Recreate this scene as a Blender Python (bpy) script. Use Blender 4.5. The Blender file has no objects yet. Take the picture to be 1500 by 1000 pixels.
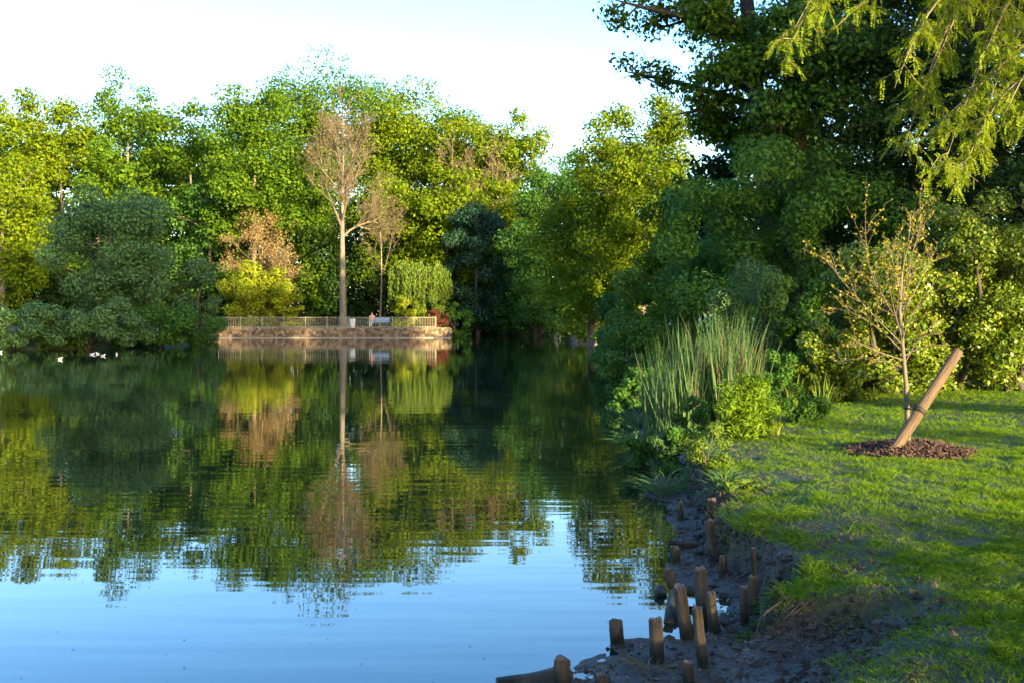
import bpy, math, random
import numpy as np
from mathutils import Vector

# ------------------------------------------------------------------ camera, sky, sun
S = bpy.context.scene
COL = S.collection
F, CX, HY, CZ = 1458.0, 750.0, 463.0, 1.9      # focal length in photo pixels, image centre, horizon row, eye height
cam_d = bpy.data.cameras.new('camera'); cam = bpy.data.objects.new('camera', cam_d); COL.objects.link(cam)
cam.location = (0, 0, CZ); cam.rotation_euler = (math.radians(90), 0, 0)
cam_d.sensor_width = 36; cam_d.lens = 36 * F / 1500; cam_d.shift_y = -(500 - HY) / 1500
cam_d.clip_start = 0.05; cam_d.clip_end = 6000
S.camera = cam

SUN_AZ, SUN_EL = math.radians(35), math.radians(10)   # azimuth measured from straight behind the viewer to the right
W = bpy.data.worlds.new('World'); S.world = W; W.use_nodes = True
nt = W.node_tree; bg = nt.nodes['Background']
sky = nt.nodes.new('ShaderNodeTexSky'); sky.sky_type = 'NISHITA'; sky.sun_disc = False
sky.sun_elevation = SUN_EL; sky.sun_rotation = math.radians(180) - SUN_AZ
sky.air_density = 1.0; sky.dust_density = 2.2; sky.ozone_density = 1.5
hsv = nt.nodes.new('ShaderNodeHueSaturation'); hsv.inputs['Saturation'].default_value = 1.44; hsv.inputs['Hue'].default_value = 0.515
nt.links.new(sky.outputs[0], hsv.inputs['Color']); nt.links.new(hsv.outputs[0], bg.inputs['Color'])
bg.inputs['Strength'].default_value = 0.15
sd = bpy.data.lights.new('sun', 'SUN'); sun = bpy.data.objects.new('sun', sd); COL.objects.link(sun)
sd.energy = 4.2; sd.angle = math.radians(0.6); sd.color = (1.0, 0.79, 0.42)
sdir = Vector((math.sin(SUN_AZ) * math.cos(SUN_EL), -math.cos(SUN_AZ) * math.cos(SUN_EL), math.sin(SUN_EL)))
sun.rotation_euler = sdir.to_track_quat('Z', 'Y').to_euler(); sun.location = (30, -20, 40)
S.view_settings.view_transform = 'Standard'; S.view_settings.look = 'None'
S.view_settings.exposure = 2.88; S.view_settings.gamma = 1

# ------------------------------------------------------------------ helpers
def at(px, py, Y): return np.array([(px - CX) / F * Y, Y, CZ - (py - HY) / F * Y])
def onz(px, py, z):
    Y = (CZ - z) * F / (py - HY); return np.array([(px - CX) / F * Y, Y, z])
def nrm(v): return v / np.maximum(np.linalg.norm(v, axis=-1, keepdims=True), 1e-9)

def mat(name, c1, c2=None, rough=0.8, scale=8.0, bump=0.0, per='noise', trans=0.0, spec=0.3, stretch=None, c3=None, detail=5):
    m = bpy.data.materials.new(name); m.use_nodes = True
    n, l = m.node_tree.nodes, m.node_tree.links
    p = n['Principled BSDF']; out = n['Material Output']
    p.inputs['Roughness'].default_value = rough; p.inputs['Specular IOR Level'].default_value = spec
    c2 = c2 or c1
    ramp = n.new('ShaderNodeValToRGB')
    ramp.color_ramp.elements[0].color = (*c1, 1); ramp.color_ramp.elements[1].color = (*c2, 1)
    if c3:
        e = ramp.color_ramp.elements.new(0.86); e.color = (*c2, 1); ramp.color_ramp.elements[-1].color = (*c3, 1)
    tex = None
    if per == 'island':
        g = n.new('ShaderNodeNewGeometry'); l.new(g.outputs['Random Per Island'], ramp.inputs[0])
    elif per == 'object':
        g = n.new('ShaderNodeObjectInfo'); l.new(g.outputs['Random'], ramp.inputs[0])
    if per == 'noise' or bump:
        tc = n.new('ShaderNodeTexCoord'); mp = n.new('ShaderNodeMapping')
        if stretch: mp.inputs['Scale'].default_value = stretch
        l.new(tc.outputs['Object'], mp.inputs[0])
        tex = n.new('ShaderNodeTexNoise'); tex.inputs['Scale'].default_value = scale; tex.inputs['Detail'].default_value = detail
        tex.inputs['Roughness'].default_value = 0.62
        l.new(mp.outputs[0], tex.inputs['Vector'])
        if per == 'noise':
            mr = n.new('ShaderNodeMapRange'); mr.inputs[1].default_value = 0.3; mr.inputs[2].default_value = 0.7
            l.new(tex.outputs[0], mr.inputs[0]); l.new(mr.outputs[0], ramp.inputs[0])
    if bump:
        b = n.new('ShaderNodeBump'); b.inputs['Strength'].default_value = bump; b.inputs['Distance'].default_value = 0.02
        l.new(tex.outputs[0], b.inputs['Height']); l.new(b.outputs[0], p.inputs['Normal'])
    l.new(ramp.outputs[0], p.inputs['Base Color'])
    if trans:
        t = n.new('ShaderNodeBsdfTranslucent'); mx = n.new('ShaderNodeMixShader'); mx.inputs[0].default_value = trans
        hs = n.new('ShaderNodeHueSaturation'); hs.inputs['Hue'].default_value = 0.485; hs.inputs['Value'].default_value = 1.5
        l.new(ramp.outputs[0], hs.inputs['Color']); l.new(hs.outputs[0], t.inputs['Color'])
        l.new(p.outputs[0], mx.inputs[1]); l.new(t.outputs[0], mx.inputs[2]); l.new(mx.outputs[0], out.inputs['Surface'])
    return m

class MB:
    """collects quads / triangles, builds one mesh object"""
    def __init__(s): s.v = []; s.q = []; s.t = []; s.n = 0; s.mi = []
    def add(s, v, q=None, t=None):
        v = np.asarray(v, float).reshape(-1, 3); s.v.append(v)
        if q is not None and len(q): s.q.append(np.asarray(q, int) + s.n)
        if t is not None and len(t): s.t.append(np.asarray(t, int) + s.n)
        s.n += len(v)
    def mesh(s, name, m, smooth=True):
        me = bpy.data.meshes.new(name)
        V = np.concatenate(s.v); q = np.concatenate(s.q) if s.q else np.zeros((0, 4), int)
        t = np.concatenate(s.t) if s.t else np.zeros((0, 3), int)
        me.vertices.add(len(V)); me.vertices.foreach_set('co', V.astype(np.float32).ravel())
        me.loops.add(q.size + t.size); me.loops.foreach_set('vertex_index', np.concatenate([q.ravel(), t.ravel()]).astype(np.int32))
        me.polygons.add(len(q) + len(t))
        st = np.concatenate([np.arange(len(q)) * 4, q.size + np.arange(len(t)) * 3]).astype(np.int32)
        me.polygons.foreach_set('loop_start', st)
        me.update(calc_edges=True)
        me.polygons.foreach_set('use_smooth', np.full(len(me.polygons), smooth, bool))
        me.update()
        if m: me.materials.append(m)
        return me
    def build(s, name, m, parent=None, smooth=True):
        return link(name, s.mesh(name, m, smooth), parent)

def link(name, me, parent=None):
    o = bpy.data.objects.new(name, me); COL.objects.link(o)
    if parent: o.parent = parent
    return o
def tag(o, label=None, cat=None, group=None, kind=None):
    for k, v in (('label', label), ('category', cat), ('group', group), ('kind', kind)):
        if v: o[k] = v
    return o
def empty(name, loc, label, cat, group=None, rz=0):
    o = bpy.data.objects.new(name, None); COL.objects.link(o)
    o.empty_display_size = 0.2
    o.location = [float(c) for c in loc]; o.rotation_euler.z = rz
    return tag(o, label, cat, group)
def copy_thing(src, loc, label, scale=1.0, rz=0.0, group=None):
    r = src.copy(); COL.objects.link(r); r.location = [float(c) for c in loc]
    r.scale = scale if hasattr(scale, '__len__') else (scale,) * 3
    r.rotation_euler.z = rz; r['label'] = label
    if group: r['group'] = group
    for ch in list(src.children):
        c = ch.copy(); COL.objects.link(c); c.parent = r
        for g in list(ch.children):
            d = g.copy(); COL.objects.link(d); d.parent = c
    return r

def tube(mb, pts, rad, sides=6, cap=True):
    P = np.asarray(pts, float); n = len(P); rad = np.broadcast_to(np.asarray(rad, float), (n,))
    T = nrm(np.gradient(P, axis=0)); ref = np.array([0.31, 0.95, 0.05]) if abs(T[0][2]) > 0.8 else np.array([0, 0, 1.0])
    U = nrm(np.cross(T, ref)); Vv = np.cross(T, U)
    a = np.linspace(0, 2 * np.pi, sides, endpoint=False)
    ring = P[:, None] + rad[:, None, None] * (np.cos(a)[None, :, None] * U[:, None] + np.sin(a)[None, :, None] * Vv[:, None])
    i = np.arange(n - 1)[:, None] * sides; j = np.arange(sides)[None]; j2 = (j + 1) % sides
    q = np.stack([i + j, i + j2, i + sides + j2, i + sides + j], -1).reshape(-1, 4)
    v = ring.reshape(-1, 3); t = None
    if cap:
        v = np.concatenate([v, P[-1:]]); k = (n - 1) * sides
        t = np.stack([k + np.arange(sides), k + (np.arange(sides) + 1) % sides, np.full(sides, n * sides)], -1)
    mb.add(v, q, t)

def box(mb, c, s, rz=0.0):
    sx, sy, sz = [k / 2 for k in s]
    v = np.array([[x, y, z] for z in (-sz, sz) for x, y in ((-sx, -sy), (sx, -sy), (sx, sy), (-sx, sy))])
    ca, sa = math.cos(rz), math.sin(rz)
    v = np.stack([v[:, 0] * ca - v[:, 1] * sa, v[:, 0] * sa + v[:, 1] * ca, v[:, 2]], -1) + np.asarray(c)
    mb.add(v, [[3, 2, 1, 0], [4, 5, 6, 7], [0, 1, 5, 4], [1, 2, 6, 5], [2, 3, 7, 6], [3, 0, 4, 7]])

def leaves(mb, P, N, L, Wd, rng, T=None, fold=0.12):
    n = len(P)
    if T is None: T = rng.normal(size=(n, 3)); T[:, 2] -= 0.35
    T = nrm(T - (T * N).sum(1, keepdims=True) * N); B = np.cross(N, T)
    L = np.broadcast_to(L, (n,))[:, None]; Wd = np.broadcast_to(Wd, (n,))[:, None]
    a = P - T * L * 0.5; c = P + T * L * 0.5; m = P - T * L * 0.06 + N * L * fold
    v = np.stack([a, m + B * Wd * 0.5, c, m - B * Wd * 0.5], 1).reshape(-1, 3)
    mb.add(v, np.arange(n * 4).reshape(-1, 4))

def rdir(rng, n): return nrm(rng.normal(size=(n, 3)))

def clump_leaves(mb, C, R, n, leaf, rng, flat=0.75, up=0.35, rand=0.75, aspect=0.6, shell=0.33, T=None):
    """n leaves shared out over clumps C (k,3) of radius R (k,)"""
    w = R ** 2; k = rng.choice(len(C), n, p=w / w.sum())
    d = rdir(rng, n); r = rng.random(n) ** shell
    P = C[k] + d * (R[k] * r)[:, None] * np.array([1, 1, flat])
    N = nrm(d * 0.8 + np.array([0, 0, up]) + rng.normal(size=(n, 3)) * rand * 0.6)
    L = leaf * rng.uniform(0.6, 1.35, n)
    leaves(mb, P, N, L, L * aspect, rng, T)

def crown_clumps(rng, n, c, rad, rmin, rmax, lo=-1, inner=0.45, bumpy=0.22, top_taper=0.0, pw=3.0):
    """n foliage clumps filling a bumpy rounded envelope, denser towards its skin"""
    P = rng.uniform(-1, 1, (n * 40, 3)); q = (np.abs(P) ** pw).sum(1) ** (1 / pw)
    P = P[(q < 1) & ((q > inner) | (rng.random(len(P)) < .25)) & (P[:, 2] > lo)][:n]; n = len(P)
    d = nrm(P); ph = rng.uniform(0, 6.28, 3); az = np.arctan2(d[:, 1], d[:, 0])
    bump = 1 + bumpy * (np.sin(az * 2 + ph[0]) * .5 + np.sin(az * 3 + d[:, 2] * 4 + ph[1]) * .5 + np.sin(d[:, 2] * 6 + ph[2]) * .4)
    P = P * bump[:, None]; P[:, :2] *= (1 - top_taper * np.clip(P[:, 2:3], 0, 1))
    rr = rng.uniform(rmin, rmax, n)
    return np.asarray(c) + P * (np.asarray(rad) - rr.mean() * 0.5), rr

def curve_pts(a, b, rng, sag=0.1, n=5, up=0.0):
    a = np.asarray(a, float); b = np.asarray(b, float); L = np.linalg.norm(b - a)
    t = np.linspace(0, 1, n)[:, None]; off = rng.normal(size=3) * sag * L * 0.5; off[2] += up * L
    return a + (b - a) * t + np.sin(t * np.pi) * off

# value noise for terrain and scattering
_rs = np.random.default_rng(5); _G = _rs.random((256, 256))
def vn(x, y):
    xi = np.floor(x).astype(int); yi = np.floor(y).astype(int); fx = x - xi; fy = y - yi
    fx = fx * fx * (3 - 2 * fx); fy = fy * fy * (3 - 2 * fy); g = lambda i, j: _G[i % 256, j % 256]
    return (g(xi, yi) * (1 - fx) + g(xi + 1, yi) * fx) * (1 - fy) + (g(xi, yi + 1) * (1 - fx) + g(xi + 1, yi + 1) * fx) * fy
def fbm(x, y, o=4):
    s = 0; a = 0.5
    for k in range(o): s = s + a * vn(x * 2 ** k + 17 * k, y * 2 ** k + 31 * k); a *= 0.5
    return s / (1 - 0.5 ** o)
def sst(a, b, x):
    t = np.clip((x - a) / (b - a), 0, 1); return t * t * (3 - 2 * t)

def sdist(poly, x, y):
    """signed distance, positive inside the polygon"""
    P = np.asarray(poly, float); Q = np.roll(P, -1, 0)
    best = np.full(x.shape, 1e18); ins = np.zeros(x.shape, bool)
    for (ax, ay), (bx_, by_) in zip(P, Q):
        dx, dy = bx_ - ax, by_ - ay
        t = np.clip(((x - ax) * dx + (y - ay) * dy) / (dx * dx + dy * dy), 0, 1)
        best = np.minimum(best, (x - ax - t * dx) ** 2 + (y - ay - t * dy) ** 2)
        if ay != by_:
            c = ((ay > y) != (by_ > y)) & (x < (bx_ - ax) * (y - ay) / (by_ - ay) + ax); ins ^= c
    d = np.sqrt(best); return np.where(ins, d, -d)

# ------------------------------------------------------------------ terrain
LAKE = [(-0.6, 4.75), (-.04, 5.08), (.29, 5.28), (.42, 5.5), (.55, 5.72), (.75, 5.85), (1.0, 5.95), (1.25, 6.1), (1.42, 6.3), (1.45, 6.7), (1.28, 6.88),
        (1.08, 7.1), (1.14, 7.6), (1.33, 8.2), (1.45, 8.7), (1.5, 9.2), (1.45, 10), (1.55, 11.7), (1.85, 14.8), (2.4, 20), (3.1, 28), (4.2, 41),
        (5.6, 60), (5.9, 72), (5.5, 85), (2.5, 96), (-2.5, 98), (-5.0, 93), (-5.3, 86.2), (-25.9, 86.2), (-26, 79), (-22.5, 72), (-21.8, 67),
        (-23, 62), (-26, 58.5), (-29, 56.5), (-36, 53), (-60, 46), (-75, 30), (-60, 5), (-30, -6), (-12, -3), (-5, 1.5), (-2, 4)]
LAWN = [(4.4, 30), (3.3, 22), (2.9, 18), (2.6, 15), (2.3, 13), (1.98, 11), (1.95, 9.5), (1.85, 8.7), (1.6, 7.8), (1.68, 7.2), (1.92, 6.5), (1.85, 6.2),
        (1.55, 5.85), (1.5, 5.6), (1.98, 5.55), (1.95, 5.2), (1.6, 4.75), (1.2, 4.35), (.3, 3.8), (-2, 2.6), (-5, 0), (-10, -5), (-10, -60), (80, -60), (80, 30)]
def terrain(x, y):
    x = np.asarray(x, float); y = np.asarray(y, float)
    near = (1 - sst(20, 27, y)) * sst(-6, -3, x)
    wob = (fbm(x * 1.7, y * 1.7) - 0.5) * (0.35 * near + 1.2 * (1 - near) * (1 - ((x > -28) & (x < -3) & (y > 84) & (y < 90))))
    d = -sdist(LAKE, x, y) + wob
    dp = sdist(LAWN, x, y) + (fbm(x * 3.1 + 9, y * 3.1) - 0.5) * 0.28 + (vn(x * 9, y * 9) - .5) * .06
    bed = np.maximum(-1.3, d * 0.35)
    far = np.where(d < 0, bed, 0.85 * sst(0.0, 0.5 + 2.0 * ((y < 84) | (x > -5.2)), d) + 0.4 * sst(3, 40, d))
    soft = 1 - sst(5.45, 5.7, y)
    wdt = 0.06 + 0.40 * soft
    mud = np.where(d < 0, bed, np.minimum(0.09 * d, 0.11)) + (fbm(x * 5, y * 5 + 3) - 0.5) * 0.055 * sst(-.3, .1, d)
    nearz = mud + 0.25 * sst(-wdt, wdt, dp) + 0.025 * np.clip(dp, 0, 8) + (fbm(x * 2, y * 2 + 7) - 0.5) * 0.07 * sst(0, 1, dp) \
        + (fbm(x * 12, y * 12) - 0.5) * 0.03 * sst(-.1, .1, d) + (fbm(x * 6 + 80, y * 6) - .5) * .16 * np.exp(-(dp / .16) ** 2) * sst(5.5, 5.9, y)
    return far * (1 - near) + nearz * near, d, dp, near
def gz(x, y): return float(terrain(np.array([x]), np.array([y]))[0][0])

def seg(a, b, s): return np.arange(a, b, s)
gx = np.concatenate([[-3000, -1500, -700, -350, -200, -120], seg(-80, -30, 2.0), seg(-30, -2, 0.8), seg(-2, 0, .2), seg(0, 4.2, .05), seg(4.2, 11, .16), seg(11, 60, 2.0), [60, 90, 140, 250, 500, 1200, 3000]])
gy = np.concatenate([[-3000, -1200, -500, -250, -120], seg(-80, 3, 2.0), seg(3, 4.3, .1), seg(4.3, 11, .05), seg(11, 20, .14), seg(20, 84, .9), seg(84, 90, .3), seg(90, 130, 1.5), [130, 160, 220, 400, 800, 1600, 3500]])
GX, GY = np.meshgrid(gx, gy)
Z, D, DP, NEAR = terrain(GX.ravel(), GY.ravel())
mb = MB(); nx, ny = len(gx), len(gy)
idx = np.arange(nx * ny).reshape(ny, nx)
mb.add(np.stack([GX.ravel(), GY.ravel(), Z], -1), np.stack([idx[:-1, :-1], idx[:-1, 1:], idx[1:, 1:], idx[1:, :-1]], -1).reshape(-1, 4))
gm = bpy.data.materials.new('earth'); gm.use_nodes = True
n, l = gm.node_tree.nodes, gm.node_tree.links; p = n['Principled BSDF']
at_ = n.new('ShaderNodeAttribute'); at_.attribute_name = 'turf'
tc = n.new('ShaderNodeTexCoord')
def noise(scale, det=6, rough=.6):
    t = n.new('ShaderNodeTexNoise'); t.inputs['Scale'].default_value = scale; t.inputs['Detail'].default_value = det; t.inputs['Roughness'].default_value = rough
    l.new(tc.outputs['Object'], t.inputs['Vector']); return t
def ramp(src, c1, c2, a=.35, b=.65):
    r = n.new('ShaderNodeValToRGB'); r.color_ramp.elements[0].color = (*c1, 1); r.color_ramp.elements[1].color = (*c2, 1)
    r.color_ramp.elements[0].position = a; r.color_ramp.elements[1].position = b; l.new(src, r.inputs[0]); return r
n1 = noise(9); n2 = noise(3); n3 = noise(38, 4, .7)
mud = ramp(n3.outputs[0], (.015, .011, .007), (.060, .045, .030)); turf = ramp(n1.outputs[0], (.018, .030, .006), (.042, .060, .010))
mx = n.new('ShaderNodeMixRGB'); l.new(at_.outputs['Fac'], mx.inputs[0]); l.new(mud.outputs[0], mx.inputs[1]); l.new(turf.outputs[0], mx.inputs[2])
l.new(mx.outputs[0], p.inputs['Base Color'])
rr = n.new('ShaderNodeMapRange'); l.new(n2.outputs[0], rr.inputs[0]); rr.inputs[1].default_value = .35; rr.inputs[2].default_value = .65; rr.inputs[3].default_value = .42; rr.inputs[4].default_value = .85
l.new(rr.outputs[0], p.inputs['Roughness']); p.inputs['Specular IOR Level'].default_value = .35
b = n.new('ShaderNodeBump'); b.inputs['Strength'].default_value = .8; b.inputs['Distance'].default_value = .03
l.new(n3.outputs[0], b.inputs['Height']); l.new(b.outputs[0], p.inputs['Normal'])
def bald_f(x, y, dp): return sst(.42, .58, fbm(x * 1.15 + 40, y * 1.15 + 3) + .10 * (fbm(x * 6, y * 6) - .5)) * (1 - sst(.6, 2.3, dp)) * sst(.05, .4, dp + .3 * (y < 5.8))
ground = tag(mb.build('ground', gm), kind='structure')
turfv = np.clip(sst(-.02, .35, DP + (fbm(GX.ravel() * 2.2, GY.ravel() * 2.2) - .5) * 1.2) * NEAR * (1 - .6 * bald_f(GX.ravel(), GY.ravel(), DP)) + (1 - NEAR), 0, 1)
ga = ground.data.attributes.new('turf', 'FLOAT', 'POINT'); ga.data.foreach_set('value', turfv.astype(np.float32))

# water
wm = bpy.data.materials.new('pond_water'); wm.use_nodes = True
n, l = wm.node_tree.nodes, wm.node_tree.links; p = n['Principled BSDF']
p.inputs['Base Color'].default_value = (.004, .012, .007, 1); p.inputs['Roughness'].default_value = .015; p.inputs['IOR'].default_value = 1.54
tc = n.new('ShaderNodeTexCoord')
def wnoise(sx, sy, det, rot=0.0):
    mp = n.new('ShaderNodeMapping'); mp.inputs['Scale'].default_value = (sx, sy, 1); mp.inputs['Rotation'].default_value[2] = rot
    l.new(tc.outputs['Object'], mp.inputs[0]); t = n.new('ShaderNodeTexNoise'); t.inputs['Scale'].default_value = 1; t.inputs['Detail'].default_value = det
    l.new(mp.outputs[0], t.inputs['Vector']); return t
w1 = wnoise(.7, 4.6, 1.0, .05); w2 = wnoise(.25, 1.1, 1.0, -.08); w3 = wnoise(.06, .16, 2.0)
def mathn(op, a, b_):
    m = n.new('ShaderNodeMath'); m.operation = op
    for k, v in ((0, a), (1, b_)):
        if isinstance(v, (int, float)): m.inputs[k].default_value = v
        else: l.new(v, m.inputs[k])
    return m.outputs[0]
amp = n.new('ShaderNodeMapRange'); l.new(w3.outputs[0], amp.inputs[0]); amp.inputs[1].default_value = .38; amp.inputs[2].default_value = .62; amp.inputs[3].default_value = .25; amp.inputs[4].default_value = 1.0
hgt = mathn('ADD', mathn('MULTIPLY', mathn('MULTIPLY', w1.outputs[0], amp.outputs[0]), 0.0023), mathn('MULTIPLY', w2.outputs[0], 0.0024))
b = n.new('ShaderNodeBump'); b.inputs['Strength'].default_value = 1.0; b.inputs['Distance'].default_value = 1.0
l.new(hgt, b.inputs['Height']); l.new(b.outputs[0], p.inputs['Normal'])
mb = MB(); mb.add([[-90, -12, 0], [10, -12, 0], [10, 105, 0], [-90, 105, 0]], [[0, 1, 2, 3]])
tag(mb.build('water', wm, smooth=False), kind='structure')

# ------------------------------------------------------------------ materials
def lf(name, c1, c2, trans=.35, rough=.6, c3=None, spec=.1): return mat(name, c1, c2, rough, per='island', trans=trans, spec=spec, c3=c3)
LEAF = {
 'yellow': lf('leaf_yellow_green', (.046, .098, .003), (.125, .160, .005), .4),
 'green':  lf('leaf_green', (.024, .072, .004), (.078, .126, .006), .38),
 'deep':   lf('leaf_deep_green', (.022, .074, .012), (.055, .120, .017), .3),
 'teal':   lf('leaf_grey_green', (.034, .088, .030), (.070, .128, .046), .28),
 'blue':   lf('needle_blue_green', (.010, .036, .022), (.024, .058, .034), .15),
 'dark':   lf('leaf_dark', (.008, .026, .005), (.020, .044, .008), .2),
 'bright': lf('leaf_bright', (.130, .185, .010), (.200, .215, .014), .42),
 'willow': lf('leaf_willow', (.070, .130, .018), (.125, .170, .025), .4),
 'tan':    lf('leaf_tan', (.140, .095, .040), (.220, .155, .070), .25, .8),
 'red':    lf('leaf_red', (.060, .020, .014), (.110, .040, .020), .25, .7),
 'laurel': lf('leaf_laurel', (.040, .095, .005), (.135, .168, .008), .25, .42, spec=.35),
 'locust': lf('leaf_locust', (.085, .150, .006), (.160, .195, .008), .42),
 'reed':   lf('leaf_reed', (.028, .080, .030), (.066, .115, .036), .25),
 'dryreed': lf('leaf_dry_reed', (.085, .066, .036), (.170, .130, .068), .25, .7),
 'mid':    lf('leaf_mid_green', (.028, .092, .014), (.072, .148, .020), .32),
 'golden': lf('leaf_golden', (.150, .150, .010), (.230, .200, .016), .4),
 'bud':    lf('leaf_bud', (.080, .064, .028), (.150, .120, .052), .25, .8),
 'tussock': lf('leaf_tussock', (.055, .125, .006), (.115, .170, .010), .35),
 'grass':  lf('grass_blade', (.036, .110, .003), (.110, .180, .005), .4, c3=(.180, .195, .014)),
}
BARK = mat('bark_grey', (.060, .050, .042), (.150, .125, .105), .9, 6, .9, stretch=(1, 1, .25))
BARKD = mat('bark_dark', (.022, .019, .018), (.060, .050, .044), .9, 6, .9, stretch=(1, 1, .25))
BARKP = mat('bark_pale', (.110, .088, .066), (.220, .175, .130), .85, 8, .5, stretch=(1, 1, .3))
TWIG = mat('twig_brown', (.060, .047, .033), (.130, .100, .068), .85, per='island')
def wood_mat(name, c1, c2, stain, zs):
    m = mat(name, c1, c2, .82, 11, 1.0, stretch=(3, 3, .3)); n, l = m.node_tree.nodes, m.node_tree.links; p = n['Principled BSDF']
    src = p.inputs['Base Color'].links[0].from_socket; tc = n.new('ShaderNodeTexCoord'); sx = n.new('ShaderNodeSeparateXYZ'); l.new(tc.outputs['Object'], sx.inputs[0])
    nz = n.new('ShaderNodeTexNoise'); nz.inputs['Scale'].default_value = 14; l.new(tc.outputs['Object'], nz.inputs['Vector'])
    ad = n.new('ShaderNodeMath'); ad.operation = 'MULTIPLY_ADD'; l.new(nz.outputs[0], ad.inputs[0]); ad.inputs[1].default_value = .16; l.new(sx.outputs['Z'], ad.inputs[2])
    mr = n.new('ShaderNodeMapRange'); l.new(ad.outputs[0], mr.inputs[0]); mr.inputs[1].default_value = zs; mr.inputs[2].default_value = zs + .07
    mx = n.new('ShaderNodeMixRGB'); l.new(mr.outputs[0], mx.inputs[0]); mx.inputs[1].default_value = (*stain, 1); l.new(src, mx.inputs[2]); l.new(mx.outputs[0], p.inputs['Base Color'])
    return m
POSTM = wood_mat('weathered_post_wood', (.014, .011, .009), (.085, .062, .046), (.010, .012, .007), .13)
ENDM = mat('post_end_grain', (.060, .040, .030), (.150, .100, .070), .85, 20, .5)
SAPB = mat('sapling_bark', (.055, .046, .036), (.115, .095, .075), .85, 12, .5)
STAKE = mat('stake_wood', (.026, .017, .012), (.112, .072, .047), .75, 16, .9, stretch=(4, 4, .22))

# ------------------------------------------------------------------ trees and shrubs
def tree(name, label, X, Y, H, R, zb, leafm, seed, n=20000, leaf=.32, k=125, bark=BARK, tr=.3, ry=.85, lean=(0, 0), group=None, inner=.45,
         rmin=.19, rmax=.34, taper=0.1, rand=.75, limbs=14, cat='tree', bumpy=.22, z0=None, aspect=.66):
    rng = np.random.default_rng(seed); z0 = gz(X, Y) if z0 is None else z0
    root = empty(name, (X, Y, z0), label, cat, group)
    c = np.array([lean[0], lean[1], (H + zb) / 2]); rad = np.array([R, R * ry, (H - zb) / 2])
    C, rr = crown_clumps(rng, k, c, rad, R * rmin, R * rmax, inner=inner, top_taper=taper, bumpy=bumpy)
    t = MB(); top = np.array([lean[0], lean[1], zb + (H - zb) * .72])
    tp = curve_pts((0, 0, -.3), top, rng, .05, 9); tube(t, tp, np.linspace(1, .15, 9) ** .8 * tr * np.array([1.35] + [1] * 8), 9)
    t.build('trunk', bark, root)
    b = MB()
    for i in rng.choice(len(C), min(limbs, len(C)), replace=False):
        hz = np.clip(C[i][2] - .45 * np.hypot(*(C[i][:2] - c[:2])), zb * .55, top[2]); f = hz / top[2]
        j = min(int(f * 8), 7); a = tp[j] + (tp[j + 1] - tp[j]) * (f * 8 - j)
        r0 = tr * .42 * (1 - f * .6)
        lp = curve_pts(a, C[i], rng, .12, 6, up=.06); tube(b, lp, np.linspace(r0, r0 * .15, 6), 6)
        for q in range(3):
            e = C[i] + rdir(rng, 1)[0] * R * .22; tube(b, curve_pts(lp[3 + q % 2], e, rng, .1, 4), np.linspace(r0 * .35, r0 * .08, 4), 4)
    tag(b.build('branches', bark, root), kind='stuff')
    m = MB(); clump_leaves(m, C, rr, n, leaf, rng, rand=rand, aspect=aspect); m.build('crown', LEAF[leafm], root)
    return root

def shrub(name, label, X, Y, H, R, leafm, seed, n=6000, leaf=.1, k=30, ry=.8, group=None, z0=None, lo=-.35, stems=7, bark=BARKD, cat='shrub',
          rmin=.2, rmax=.36, zc=.42, aspect=.55, rand=.75, up=.35, bumpy=.22, off=(0, 0)):
    rng = np.random.default_rng(seed); z0 = gz(X, Y) if z0 is None else z0
    root = empty(name, (X, Y, z0), label, cat, group)
    c = np.array([off[0], off[1], H * zc]); rad = np.array([R, R * ry, H * (1 - zc)])
    C, rr = crown_clumps(rng, k, c, rad, min(R, H) * rmin, min(R, H) * rmax, lo=-1.0, inner=.4, bumpy=bumpy)
    C[:, 2] = np.maximum(C[:, 2], rr * .55)
    s = MB()
    for i in range(stems):
        e = C[rng.integers(len(C))]; a = np.array([rng.normal() * R * .08, rng.normal() * R * .08, -.12]); r0 = max(.012, .022 * H)
        tube(s, curve_pts(a, e, rng, .12, 6, up=.05), np.linspace(r0, r0 * .25, 6), 5)
    s.build('stems', bark, root)
    m = MB(); clump_leaves(m, C, rr, n, leaf, rng, aspect=aspect, rand=rand, up=up); m.build('foliage', LEAF[leafm], root)
    return root

def px_tree(px, top, hw, bot, Y, *a, **k):
    p = at(px, top, Y); z0 = gz(p[0], Y); return p[0], Y, p[2] - z0, hw / F * Y, max(at(px, bot, Y)[2] - z0, .3)

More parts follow.
